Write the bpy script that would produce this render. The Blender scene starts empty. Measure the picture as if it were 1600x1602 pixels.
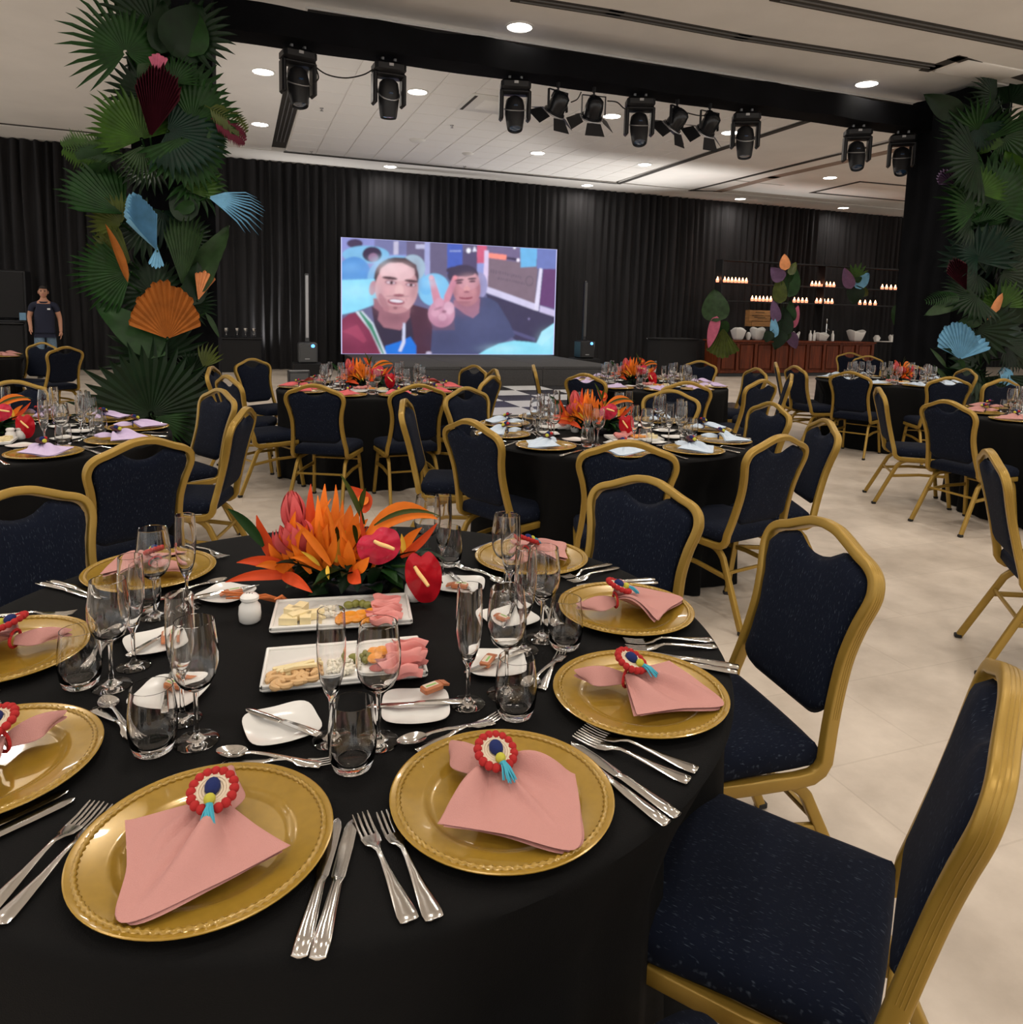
import bpy, bmesh, math, random
import numpy as np
from mathutils import Vector, Matrix, Euler
random.seed(7)
SC = bpy.context.scene
COL = SC.collection
PI = math.pi
# ------------------------------------------------------------------ camera
F_PX, PITCH, ROLL, CAM_Z, CY_PX = 1160.06, 0.11666, 0.024747, 1.4842, 624.86
_cp, _sp, _cr, _sr = math.cos(PITCH), math.sin(PITCH), math.cos(ROLL), math.sin(ROLL)
FWD = Vector((0, _cp, -_sp))
_dn = Vector((0, -_sp, -_cp)); _rt = Vector((1, 0, 0))
RGT = _cr * _rt - _sr * _dn
DWN = _sr * _rt + _cr * _dn
cam_d = bpy.data.cameras.new('camera'); cam = bpy.data.objects.new('camera', cam_d); COL.objects.link(cam)
cam_d.sensor_fit = 'HORIZONTAL'; cam_d.sensor_width = 36.0; cam_d.lens = F_PX / 1600 * 36.0
cam_d.shift_y = -(801 - CY_PX) / 1600
cam_d.clip_start = 0.02; cam_d.clip_end = 200
cam.matrix_world = Matrix(((RGT.x, -DWN.x, -FWD.x, 0), (RGT.y, -DWN.y, -FWD.y, 0), (RGT.z, -DWN.z, -FWD.z, CAM_Z), (0, 0, 0, 1)))
SC.camera = cam
# ------------------------------------------------------------------ world, exposure
wld = bpy.data.worlds.new('hall_air'); SC.world = wld; wld.use_nodes = True
wld.node_tree.nodes['Background'].inputs[0].default_value = (1.0, 0.965, 0.92, 1)
wld.node_tree.nodes['Background'].inputs[1].default_value = 1.0
SC.view_settings.view_transform = 'Standard'; SC.view_settings.look = 'None'
SC.view_settings.gamma = 1.0; SC.view_settings.use_curve_mapping = False
SC.view_settings.exposure = 0.0
SC.cycles.use_denoising = True
SC.cycles.max_bounces = 11; SC.cycles.transmission_bounces = 10; SC.cycles.transparent_max_bounces = 8
SC.cycles.diffuse_bounces = 4; SC.cycles.glossy_bounces = 4
SC.cycles.caustics_reflective = False; SC.cycles.caustics_refractive = False
SC.cycles.sample_clamp_indirect = 6.0
SC.cycles.use_adaptive_sampling = True; SC.cycles.adaptive_threshold = 0.02
LAMP_POWER = 20.0
LAMP_COL = (1.0, 0.92, 0.83)
# the hall's own axes: it is turned 20.2 degrees against the camera
RA = math.radians(20.2); CA, SA = math.cos(RA), math.sin(RA)
ZC = 4.82
def W(u, v, z=0.0): return Vector((u * CA - v * SA, u * SA + v * CA, z))
def ray(x, y): return FWD + RGT * ((x - 800) / F_PX) + DWN * ((y - CY_PX) / F_PX)
def at_z(x, y, z):
    q = ray(x, y); t = (z - CAM_Z) / q.z; return Vector((q.x * t, q.y * t, z))
def at_v(x, y, v):
    q = ray(x, y); t = v / (-q.x * SA + q.y * CA); return Vector((q.x * t, q.y * t, q.z * t + CAM_Z))
def at_y(x, y, Y):
    q = ray(x, y); t = Y / q.y; return Vector((q.x * t, q.y * t, q.z * t + CAM_Z))
def px(p):
    q = Vector(p) - Vector((0, 0, CAM_Z)); d = q.dot(FWD)
    if d < .05: return (-9999, -9999)
    return (800 + F_PX * q.dot(RGT) / d, CY_PX + F_PX * q.dot(DWN) / d)
def uv_of(p): return (p.x * CA + p.y * SA, -p.x * SA + p.y * CA)
# ------------------------------------------------------------------ materials
MATS = {}
def mat(name, col, rough=.5, metal=0., emis=None, estr=0., trans=0., noise=None, bump=None, spec=.5, ior=1.45, sheen=0., coat=0.):
    """noise=(scale, amount, (sx,sy,sz)): colour mottling; bump=(scale, strength)"""
    m = bpy.data.materials.new(name); m.use_nodes = True; MATS[name] = m
    nt = m.node_tree; b = nt.nodes['Principled BSDF']; N = nt.nodes; L = nt.links
    b.inputs['Base Color'].default_value = (*col, 1); b.inputs['Roughness'].default_value = rough
    b.inputs['Metallic'].default_value = metal; b.inputs['Transmission Weight'].default_value = trans
    b.inputs['Specular IOR Level'].default_value = spec; b.inputs['IOR'].default_value = ior
    b.inputs['Sheen Weight'].default_value = sheen; b.inputs['Coat Weight'].default_value = coat
    if emis: b.inputs['Emission Color'].default_value = (*emis, 1); b.inputs['Emission Strength'].default_value = estr
    if noise or bump:
        tc = N.new('ShaderNodeTexCoord')
    if noise:
        sc, am, st = noise
        mp = N.new('ShaderNodeMapping'); mp.inputs['Scale'].default_value = st; L.new(tc.outputs['Object'], mp.inputs[0])
        n = N.new('ShaderNodeTexNoise'); n.inputs['Scale'].default_value = sc; n.inputs['Detail'].default_value = 4; L.new(mp.outputs[0], n.inputs['Vector'])
        r = N.new('ShaderNodeMapRange'); r.inputs['From Min'].default_value = .3; r.inputs['From Max'].default_value = .7
        r.inputs['To Min'].default_value = 1 - am; r.inputs['To Max'].default_value = 1 + am; L.new(n.outputs[0], r.inputs[0])
        v = N.new('ShaderNodeVectorMath'); v.operation = 'SCALE'; v.inputs[0].default_value = col; L.new(r.outputs[0], v.inputs['Scale'])
        L.new(v.outputs[0], b.inputs['Base Color'])
    if bump:
        n2 = N.new('ShaderNodeTexNoise'); n2.inputs['Scale'].default_value = bump[0]; n2.inputs['Detail'].default_value = 3; L.new(tc.outputs['Object'], n2.inputs['Vector'])
        bp = N.new('ShaderNodeBump'); bp.inputs['Strength'].default_value = bump[1]; bp.inputs['Distance'].default_value = .01; L.new(n2.outputs[0], bp.inputs['Height'])
        L.new(bp.outputs[0], b.inputs['Normal'])
    return m
mat('plaster', (.88, .855, .82), .9, noise=(1.2, .04, (1, 1, 1)))
mat('ceiling_tile', (.88, .855, .82), .95, bump=(300, .15))
mat('groove', (.05, .045, .04), .8)
mat('ceiling_stripe', (.36, .27, .22), .8, noise=(1.5, .2, (1, 1, 1)))
mat('slot_metal', (.16, .155, .15), .5)
mat('wall_paint', (.42, .38, .33), .9)
mat('drape', (.021, .0205, .022), .9, spec=.2, noise=(3, .3, (1, 1, .15)))
mat('truss_cloth', (.004, .0042, .0055), .9, spec=.15, noise=(4, .3, (1, 1, 1)))
mat('cloth', (.0042, .0041, .0042), .85, spec=.16, bump=(500, .2))
mat('gold_frame', (.35, .215, .036), .36, metal=.35, noise=(6, .12, (1, 1, 1)), spec=.6)
mat('rubber', (.012, .011, .01), .7)
mat('gold_plate', (.36, .215, .026), .24, metal=.2, noise=(60, .06, (1, 1, 1)), spec=.8, coat=.35)
mat('pink_napkin', (.52, .25, .225), .85, bump=(700, .25))
mat('red_napkin', (.72, .14, .15), .85, bump=(700, .25))
mat('lilac_napkin', (.62, .50, .74), .85, bump=(700, .25))
mat('blue_napkin', (.58, .68, .80), .85, bump=(700, .25))
mat('pom_red', (.62, .03, .03), .95, bump=(260, .6))
mat('pom_blue', (.015, .03, .16), .95, bump=(260, .6))
mat('pom_yellow', (.72, .68, .08), .95, bump=(260, .6))
mat('pom_dark', (.05, .012, .02), .95)
mat('rope', (.70, .58, .44), .85)
mat('tassel', (.06, .36, .48), .9)
mat('steel', (.72, .70, .67), .13, metal=1.)
mat('steel_dark', (.45, .44, .43), .3, metal=1.)
mat('glass', (1, 1, 1), .0, trans=1., ior=1.46)
mat('glass_base', (1, 1, 1), .0, trans=1., ior=1.5)
mat('porcelain', (.82, .81, .78), .18, coat=.3)
mat('sweet_wrap', (.50, .17, .07), .35)
mat('sweet_print', (.75, .62, .50), .5)
mat('sweet_green', (.25, .50, .12), .5)
mat('black_plastic', (.012, .012, .014), .45)
mat('black_gloss', (.012, .013, .016), .22)
mat('grey_plastic', (.07, .072, .075), .5)
mat('pale_metal', (.45, .45, .46), .35, metal=.7)
mat('lens', (.02, .05, .11), .05, coat=1.)
mat('led_blue', (.05, .2, .6), .4, emis=(.12, .4, 1), estr=2.5)
mat('trim_white', (.8, .78, .74), .5)
mat('lamp_glow', (1, 1, 1), .5, emis=(1, .95, .86), estr=22.)
mat('stage_carpet', (.062, .060, .060), .95, noise=(30, .15, (1, 1, 1)))
mat('white_tile', (.80, .80, .80), .25)
mat('black_tile', (.02, .02, .022), .25)
mat('dark_box', (.007, .007, .008), .8)
mat('silver_trophy', (.75, .75, .74), .2, metal=1.)
mat('bar_wood', (.125, .026, .008), .5, noise=(3.5, .45, (6, 6, .6)), spec=.25)
mat('crate_wood', (.50, .25, .09), .7, noise=(4, .3, (1, 1, 12)))
mat('black_lettering', (.03, .02, .01), .8)
mat('shelf_black', (.008, .008, .009), .6)
mat('flame', (1, .55, .3), .5, emis=(1, .42, .20), estr=14.)
mat('wax', (.9, .45, .3), .5, emis=(1, .3, .16), estr=1.6)
mat('skin', (.50, .25, .16), .6)
mat('hair', (.015, .011, .01), .7)
mat('polo_navy', (.012, .015, .035), .85)
mat('polo_badge', (.8, .8, .8), .7)
mat('denim', (.13, .20, .28), .85, noise=(40, .25, (1, 1, 1)))
mat('shoe', (.02, .018, .016), .6)
mat('phone_screen', (.05, .1, .14), .2, emis=(.15, .3, .42), estr=.25)
# greens and dried leaves
def leafmat(name, c, am=.35, rough=.48):
    m = mat(name, c, rough, noise=(7, am, (1, 1, 1)), spec=.3); return m
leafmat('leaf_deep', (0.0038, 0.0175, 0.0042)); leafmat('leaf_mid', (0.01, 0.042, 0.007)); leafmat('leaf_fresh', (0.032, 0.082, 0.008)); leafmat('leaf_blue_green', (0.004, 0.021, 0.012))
leafmat('leaf_olive', (0.055, 0.073, 0.01)); leafmat('leaf_grey_green', (0.024, 0.052, 0.017))
leafmat('dried_orange', (.33, .10, .014), .2, .75); leafmat('dried_blue', (.18, .42, .62), .2, .75); leafmat('dried_wine', (0.105, 0.01, 0.025), .2, .75)
leafmat('dried_pink', (.50, .12, .20), .2, .75); leafmat('dried_purple', (.14, .08, .16), .2, .75); leafmat('dried_peach', (.75, .30, .12), .2, .75)
leafmat('petal_orange', (.86, .20, .012), .22, .5); leafmat('petal_red_orange', (.70, .075, .015), .25, .5); leafmat('petal_pink', (.66, .10, .10), .2, .5)
leafmat('anthurium_red', (.52, .012, .022), .15, .16); leafmat('anthurium_pink', (.62, .03, .07), .2, .16); leafmat('spadix', (.85, .55, .22), .1, .6); leafmat('petal_yellow', (.85, .55, .06), .2, .5); leafmat('stick_orange', (.60, .17, .05), .25, .6)
# food
mat('cheese', (.85, .72, .42), .6, noise=(25, .12, (1, 1, 1))); mat('blue_cheese', (.78, .74, .62), .7, noise=(45, .25, (1, 1, 1))); mat('cashew', (.66, .42, .20), .55)
mat('apricot', (.78, .30, .03), .35); mat('olive_fruit', (.20, .20, .04), .3); mat('ham', (.72, .27, .25), .45, noise=(18, .12, (1, 1, 1))); mat('salami', (.38, .06, .05), .45); mat('bread', (.62, .38, .16), .8)
# navy chair cloth with pale flecks woven down its length
def chair_fabric():
    m = bpy.data.materials.new('chair_fabric'); m.use_nodes = True; MATS['chair_fabric'] = m
    nt = m.node_tree; N = nt.nodes; L = nt.links; b = N['Principled BSDF']
    tc = N.new('ShaderNodeTexCoord'); mp = N.new('ShaderNodeMapping'); mp.inputs['Scale'].default_value = (420, 75, 75); L.new(tc.outputs['Object'], mp.inputs[0])
    n = N.new('ShaderNodeTexNoise'); n.inputs['Scale'].default_value = 1.0; n.inputs['Detail'].default_value = 1.5; L.new(mp.outputs[0], n.inputs['Vector'])
    r = N.new('ShaderNodeValToRGB'); e = r.color_ramp.elements
    e[0].position = .62; e[0].color = (.0024, .0048, .0142, 1); e[1].position = .80; e[1].color = (.055, .070, .10, 1)
    L.new(n.outputs[0], r.inputs[0]); L.new(r.outputs[0], b.inputs['Base Color'])
    b.inputs['Roughness'].default_value = .9; b.inputs['Specular IOR Level'].default_value = .2; b.inputs['Sheen Weight'].default_value = .0
chair_fabric()
def floor_mat():
    m = bpy.data.materials.new('floor_vinyl'); m.use_nodes = True; MATS['floor_vinyl'] = m
    nt = m.node_tree; N = nt.nodes; L = nt.links; b = N['Principled BSDF']
    tc = N.new('ShaderNodeTexCoord')
    n = N.new('ShaderNodeTexNoise'); n.inputs['Scale'].default_value = 1.7; n.inputs['Detail'].default_value = 7; n.inputs['Roughness'].default_value = .62; L.new(tc.outputs['Object'], n.inputs['Vector'])
    r = N.new('ShaderNodeValToRGB'); e = r.color_ramp.elements
    e[0].position = .32; e[0].color = (.45, .38, .31, 1); e[1].position = .66; e[1].color = (.70, .61, .515, 1)
    L.new(n.outputs[0], r.inputs[0])
    br = N.new('ShaderNodeTexBrick'); br.inputs['Scale'].default_value = 1.0; br.inputs['Mortar Size'].default_value = .0035
    br.inputs['Brick Width'].default_value = .9; br.inputs['Row Height'].default_value = .45
    br.inputs['Color1'].default_value = (1, 1, 1, 1); br.inputs['Color2'].default_value = (.93, .93, .93, 1); br.inputs['Mortar'].default_value = (.86, .85, .84, 1)
    L.new(tc.outputs['Object'], br.inputs['Vector'])
    mx = N.new('ShaderNodeMix'); mx.data_type = 'RGBA'; mx.blend_type = 'MULTIPLY'; mx.inputs[0].default_value = 1.0
    L.new(r.outputs[0], mx.inputs[6]); L.new(br.outputs[0], mx.inputs[7]); L.new(mx.outputs[2], b.inputs['Base Color'])
    b.inputs['Roughness'].default_value = .42; b.inputs['Specular IOR Level'].default_value = .35
floor_mat()
def screen_mat():
    m = bpy.data.materials.new('led_picture'); m.use_nodes = True; MATS['led_picture'] = m
    nt = m.node_tree; N = nt.nodes; L = nt.links; b = N['Principled BSDF']
    a = N.new('ShaderNodeAttribute'); a.attribute_name = 'picture'
    b.inputs['Base Color'].default_value = (.01, .01, .01, 1)
    L.new(a.outputs['Color'], b.inputs['Emission Color']); b.inputs['Emission Strength'].default_value = 1.0
screen_mat()
# ------------------------------------------------------------------ mesh helpers
class MB:
    def __init__(s): s.v = []; s.f = []; s.m = []
    def add(s, vs, fs, mi=0):
        o = len(s.v); s.v += [tuple(p) for p in vs]; s.f += [tuple(i + o for i in f) for f in fs]; s.m += [mi] * len(fs); return s
    def box(s, c, d, rot=None, mi=0, bev=0.0):
        hx, hy, hz = d[0] / 2, d[1] / 2, d[2] / 2
        if bev <= 0:
            P = [Vector((x, y, z)) for z in (-hz, hz) for y in (-hy, hy) for x in (-hx, hx)]
            Fc = [(0, 2, 3, 1), (4, 5, 7, 6), (0, 1, 5, 4), (2, 6, 7, 3), (0, 4, 6, 2), (1, 3, 7, 5)]
        else:
            b = min(bev, hx * .9, hy * .9, hz * .9); P = []; Fc = []
            def ring(ix, iz):
                return [Vector(q) for q in ((-hx + ix, -hy, 0), (hx - ix, -hy, 0), (hx, -hy + ix, 0), (hx, hy - ix, 0), (hx - ix, hy, 0), (-hx + ix, hy, 0), (-hx, hy - ix, 0), (-hx, -hy + ix, 0))]
            for z, ins in ((-hz, b), (-hz + b, 0), (hz - b, 0), (hz, b)):
                for q in ring(b, 0):
                    fx = (hx - ins) / hx; fy = (hy - ins) / hy
                    P.append(Vector((q.x * fx, q.y * fy, z)))
            for k in range(3):
                for i in range(8): Fc.append((k * 8 + i, k * 8 + (i + 1) % 8, k * 8 + 8 + (i + 1) % 8, k * 8 + 8 + i))
            Fc.append(tuple(range(7, -1, -1))); Fc.append(tuple(range(24, 32)))
        c = Vector(c)
        if rot is not None:
            R = rot if isinstance(rot, Matrix) else Euler(rot).to_matrix()
            P = [R @ p for p in P]
        return s.add([p + c for p in P], Fc, mi)
    def sweep(s, path, prof, ref=None, closed=False, caps=True, mi=0, scale=None):
        """prof: list of (a,b) points; ref: first vector for axis a"""
        path = [Vector(p) for p in path]; n = len(path); k = len(prof)
        T = []
        for i in range(n):
            a = path[(i - 1) % n] if (closed or i > 0) else path[i]; b = path[(i + 1) % n] if (closed or i < n - 1) else path[i]
            t = (b - a); T.append(t.normalized() if t.length > 1e-9 else Vector((0, 0, 1)))
        if ref is None: ref = Vector((1, 0, 0)) if abs(T[0].x) < .9 else Vector((0, 1, 0))
        A = Vector(ref); A = (A - T[0] * A.dot(T[0])).normalized(); vs = []
        for i in range(n):
            if i > 0:
                q = T[i - 1].rotation_difference(T[i]); A = q @ A; A = (A - T[i] * A.dot(T[i])).normalized()
            B = T[i].cross(A); sc = scale[i] if scale else 1.0
            vs += [path[i] + A * (p[0] * sc) + B * (p[1] * sc) for p in prof]
        fs = []
        for i in range(n if closed else n - 1):
            j = (i + 1) % n
            for q in range(k): fs.append((i * k + q, i * k + (q + 1) % k, j * k + (q + 1) % k, j * k + q))
        if caps and not closed:
            fs.append(tuple(range(k - 1, -1, -1))); fs.append(tuple((n - 1) * k + q for q in range(k)))
        return s.add(vs, fs, mi)
    def tube(s, path, r, n=8, closed=False, caps=True, mi=0):
        path = [Vector(p) for p in path]
        rs = r if isinstance(r, (list, tuple)) else [r] * len(path)
        return s.sweep(path, [(math.cos(2 * PI * i / n), math.sin(2 * PI * i / n)) for i in range(n)], None, closed, caps, mi, rs)
    def lathe(s, prof, n=24, c=(0, 0, 0), axis=None, mi=0, closed=False):
        c = Vector(c); vs = []; fs = []; idx = []
        for (r, z) in prof:
            if r < 1e-6: idx.append([len(vs)]); vs.append(Vector((0, 0, z)))
            else:
                idx.append(list(range(len(vs), len(vs) + n))); vs += [Vector((r * math.cos(2 * PI * i / n), r * math.sin(2 * PI * i / n), z)) for i in range(n)]
        rng = list(range(len(prof) - 1)) + ([len(prof) - 1] if closed else [])
        for k in rng:
            a, b = idx[k], idx[(k + 1) % len(prof)]
            if len(a) == 1 and len(b) == 1: continue
            for i in range(n):
                j = (i + 1) % n
                if len(a) == 1: fs.append((a[0], b[j], b[i]))
                elif len(b) == 1: fs.append((a[i], a[j], b[0]))
                else: fs.append((a[i], a[j], b[j], b[i]))
        if axis is not None:
            R = Vector((0, 0, 1)).rotation_difference(Vector(axis).normalized()).to_matrix(); vs = [R @ p for p in vs]
        return s.add([p + c for p in vs], fs, mi)
    def ball(s, c, r, n=10, m=7, mi=0):
        r = r if isinstance(r, (tuple, list)) else (r, r, r); c = Vector(c); vs = []; fs = []
        vs.append(c + Vector((0, 0, r[2])))
        for i in range(1, m):
            a = PI * i / m
            for j in range(n): vs.append(c + Vector((r[0] * math.sin(a) * math.cos(2 * PI * j / n), r[1] * math.sin(a) * math.sin(2 * PI * j / n), r[2] * math.cos(a))))
        vs.append(c - Vector((0, 0, r[2])))
        for j in range(n):
            fs.append((0, 1 + j, 1 + (j + 1) % n)); fs.append((len(vs) - 1, 1 + (m - 2) * n + (j + 1) % n, 1 + (m - 2) * n + j))
        for i in range(m - 2):
            for j in range(n): fs.append((1 + i * n + j, 1 + (i + 1) * n + j, 1 + (i + 1) * n + (j + 1) % n, 1 + i * n + (j + 1) % n))
        return s.add(vs, fs, mi)
    def grid(s, fn, nu, nv, mi=0, closeu=False):
        vs = [fn(i / (nu if closeu else nu - 1), j / (nv - 1)) for j in range(nv) for i in range(nu)]
        fs = []
        for j in range(nv - 1):
            for i in range(nu if closeu else nu - 1):
                i2 = (i + 1) % nu; fs.append((j * nu + i, j * nu + i2, (j + 1) * nu + i2, (j + 1) * nu + i))
        return s.add(vs, fs, mi)
    def prism(s, pts, z0, z1, mi=0, bev=0):
        n = len(pts); c = Vector((sum(p[0] for p in pts) / n, sum(p[1] for p in pts) / n))
        vs = [(p[0], p[1], z0) for p in pts] + [(p[0], p[1], z1) for p in pts]
        fs = [(i, (i + 1) % n, n + (i + 1) % n, n + i) for i in range(n)] + [tuple(range(n - 1, -1, -1)), tuple(range(n, 2 * n))]
        return s.add(vs, fs, mi)
    def xf(s, M):
        s.v = [tuple(M @ Vector(p)) for p in s.v]; return s
    def mesh(s, name, mats, smooth=True, ang=40):
        me = bpy.data.meshes.new(name); me.from_pydata(s.v, [], s.f)
        for m in (mats if isinstance(mats, (list, tuple)) else [mats]): me.materials.append(MATS[m] if isinstance(m, str) else m)
        if len(set(s.m)) > 1: me.polygons.foreach_set('material_index', s.m)
        bm = bmesh.new(); bm.from_mesh(me); bmesh.ops.recalc_face_normals(bm, faces=bm.faces)
        if smooth:
            for f in bm.faces: f.smooth = True
            lim = math.radians(ang)
            for e in bm.edges:
                if len(e.link_faces) == 2 and e.calc_face_angle(0) > lim: e.smooth = False
        bm.to_mesh(me); bm.free()
        return me
def raw(name, me, parent=None, M=None):
    o = bpy.data.objects.new(name, me); COL.objects.link(o)
    if parent is not None: o.parent = parent
    if M is not None: o.matrix_local = M
    return o
def tag(o, label=None, cat=None, group=None, kind=None):
    if label: o['label'] = label
    if cat: o['category'] = cat
    if group: o['group'] = group
    if kind: o['kind'] = kind
    return o
def thing(name, label, cat, loc=(0, 0, 0), rotz=0., group=None):
    o = bpy.data.objects.new(name, None); o.empty_display_size = .1; COL.objects.link(o)
    o.location = loc; o.rotation_euler = (0, 0, rotz); return tag(o, label, cat, group)
def part(name, mb, mats, parent, smooth=True, ang=40, M=None):
    return raw(name, mb if isinstance(mb, bpy.types.Mesh) else mb.mesh(name, mats, smooth, ang), parent, M)
def solo(name, mb, mats, label, cat, group=None, loc=None, rot=None, smooth=True, ang=40, M=None):
    o = raw(name, mb if isinstance(mb, bpy.types.Mesh) else mb.mesh(name, mats, smooth, ang)); tag(o, label, cat, group)
    if M is not None: o.matrix_world = M
    if loc is not None: o.location = loc
    if rot is not None: o.rotation_euler = rot
    return o
def struct(name, mb, mats, parent=None, smooth=False):
    o = raw(name, mb.mesh(name, mats, smooth), parent)
    if parent is None: o['kind'] = 'structure'
    return o
KIDS = {}
def copy_tree(o, parent=None):
    c = o.copy(); COL.objects.link(c)
    c.parent = parent
    if parent is not None: c.matrix_parent_inverse = o.matrix_parent_inverse.copy()
    for ch in KIDS.get(o.name, None) or list(o.children): copy_tree(ch, c)
    return c
def place(proto, used, loc, rotz, label, group=None, M=None):
    """first call moves the prototype itself, later calls copy it with its parts"""
    if not used: used.append(1); o = proto; KIDS[proto.name] = [c for c in proto.children]; [KIDS.__setitem__(c.name, list(c.children)) for c in proto.children]
    else: o = copy_tree(proto)
    if M is not None: o.matrix_world = M
    else: o.location = loc; o.rotation_euler = (0, 0, rotz)
    o['label'] = label
    if group: o['group'] = group
    return o
def catmull(P, n=6, closed=False):
    P = [Vector(p) for p in P]; out = []; k = len(P)
    for i in range(k if closed else k - 1):
        p0 = P[(i - 1) % k] if (closed or i > 0) else P[0]; p1 = P[i]; p2 = P[(i + 1) % k]; p3 = P[(i + 2) % k] if (closed or i + 2 < k) else P[-1]
        for j in range(n):
            t = j / n
            out.append(.5 * ((2 * p1) + (p2 - p0) * t + (2 * p0 - 5 * p1 + 4 * p2 - p3) * t * t + (3 * p1 - p0 - 3 * p2 + p3) * t ** 3))
    if not closed: out.append(P[-1])
    return out
def rrect(a, b, r):
    out = []
    for cx, cy, s in ((a - r, b - r, 0), (-a + r, b - r, 1), (-a + r, -b + r, 2), (a - r, -b + r, 3)):
        for q in (0, .5, 1): t = (s + q) * PI / 2; out.append((cx + r * math.cos(t), cy + r * math.sin(t)))
    return out
# ================================================================== the hall
U0, U1, V0, V1 = -10.0, 32.0, -6.0, 18.62
def room_box(u0, u1, v0, v1, z0, z1):
    m = MB(); P = [W(u, v, z) for z in (z0, z1) for v in (v0, v1) for u in (u0, u1)]
    return m.add(P, [(0, 2, 3, 1), (4, 5, 7, 6), (0, 1, 5, 4), (2, 6, 7, 3), (0, 4, 6, 2), (1, 3, 7, 5)])
fl = MB().box(((U0 + U1) / 2, (V0 + V1) / 2, -.05), (U1 - U0, V1 - V0, .1))
flo = struct('floor', fl, 'floor_vinyl'); flo.rotation_euler = (0, 0, RA); tag(flo, 'mottled beige floor of large faint tiles', kind='structure')
struct('wall_back', room_box(U0, U1, V1, V1 + .2, 0, ZC + .3), 'wall_paint')
ceil = struct('ceiling', room_box(U0, U1, V0, V1, ZC + .09, ZC + .25), 'groove')
# plaster fields with open joints between them
fields = [(U0, U1, V0, 6.68), (U0, U1, 6.74, 7.76), (U0, U1, 17.32, V1)]
fields += [(U0, .70, 7.84, 17.22), (.70, U1, 7.84, 9.20), (9.06, 11.30, 9.20, 17.22), (11.38, 12.9, 9.20, 15.6), (11.38, 12.9, 15.68, 17.22), (12.9, U1, 9.20, 17.22)]
for (a, b, c, d) in fields: struct('plaster_field', room_box(a, b, c, d, ZC, ZC + .09), 'plaster', ceil)
# 13 x 13 acoustic tiles
nt_ = 13; tu = (8.98 - 1.02) / nt_; tv = (17.20 - 9.24) / nt_
tm = MB().box((0, 0, .012), (tu - .012, tv - .012, .024), bev=.007).mesh('ceiling_panel', 'ceiling_tile', False)
for i in range(nt_):
    for j in range(nt_):
        p = W(1.02 + (i + .5) * tu, 9.24 + (j + .5) * tv, ZC)
        raw('ceiling_panel', tm, ceil, Matrix.Translation(p) @ Matrix.Rotation(RA, 4, 'Z'))
struct('tile_backing', room_box(1.0, 9.0, 9.21, 17.21, ZC + .02, ZC + .085), 'plaster', ceil)
# pleated black drape along the whole back wall
rng = random.Random(3); NU = 1260; ph = [0.0]
for i in range(NU): ph.append(ph[-1] + rng.uniform(.55, 1.5))
def drape(s, t):
    i = min(int(s * NU), NU); u = U0 + .05 + s * (U1 - U0 - .1); z = .01 + t * (ZC - .02)
    amp = .06 * (.55 + .45 * t) * (1 + .6 * math.sin(u * 1.3))
    return W(u + .02 * math.sin(ph[i] * .7 + z), V1 - .14 + amp * math.sin(ph[i] + .25 * math.sin(z * 1.7 + u)), z)
solo('stage_drape', MB().grid(drape, NU + 1, 9), 'drape', 'floor to ceiling pleated black drape behind the bright screen', 'curtain', ang=180)
# ------------------------------------------------------------------ downlights
lm = MB().lathe([(.0, -.004), (.14, -.004), (.14, .012), (0, .012)], 24).mesh('diffuser', 'lamp_glow')
tmh = MB().lathe([(.141, -.002), (.147, -.012), (.168, -.006), (.171, .006), (.141, .006)], 28, closed=True).mesh('trim', 'trim_white')
LL = bpy.data.lights.new('downlight', 'AREA'); LL.shape = 'DISK'; LL.size = .26; LL.energy = LAMP_POWER; LL.color = LAMP_COL; LL.spread = math.radians(165)
seen = {(3.15, 8.60): 'above the black beam, left of the slot corner', (8.38, 8.57): 'above the right end of the black beam', (.38, 11.65): 'left of the leftmost hanging moving head', (2.63, 11.67): 'right of the second hanging moving head',
        (.42, 14.92): 'next to the dark slot and palm tips', (3.39, 17.85): 'over the left end of the screen', (5.93, 14.9): 'over the middle of the acoustic tiles', (8.56, 17.95): 'over the right end of the screen',
        (8.5, 14.93): 'beside the dark ceiling joint above the fresnels', (13.29, 17.9): 'over the left part of the bar', (13.1, 14.3): 'under the red tinted ceiling stripe', (16.93, 17.85): 'at the far right over the bar',
        (8.40, 11.73): 'glaring beside the blue lit moving head', (5.96, 11.64): 'half hidden behind the second fresnel'}
spots = [(u, v, 'round recessed downlight ' + s) for (u, v), s in seen.items()]
for v in (5.3, 2.2, -.9, -4.0):
    for u in (-6.2, -2.4, .4, 3.15, 5.9, 8.5, 12.5, 16.8): spots.append((u, v, None))
for u, v in ((-5, 8.4), (-5, 11.65), (-5, 14.9), (-3, 17.85), (13.1, 8.4), (13.1, 11.65), (17.5, 8.4), (17.5, 12), (17.5, 15), (-2.4, 8.4), (-2.2, 11.65), (-2.2, 14.9)): spots.append((u, v, None))
for u, v, lab in spots:
    p = W(u, v, ZC - .003)
    x, y = px(p)
    if lab is None and -40 < x < 1640 and -40 < y < 1640: continue
    if lab is None: lab = 'recessed downlight in the plain ceiling beyond the frame'
    t = thing('ceiling_light', lab, 'ceiling light', p, 0, 'recessed downlights')
    raw('trim', tmh, t); raw('diffuser', lm, t)
    l = bpy.data.objects.new('lamp', LL); COL.objects.link(l); l.parent = t; l.location = (0, 0, -.02)
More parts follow.
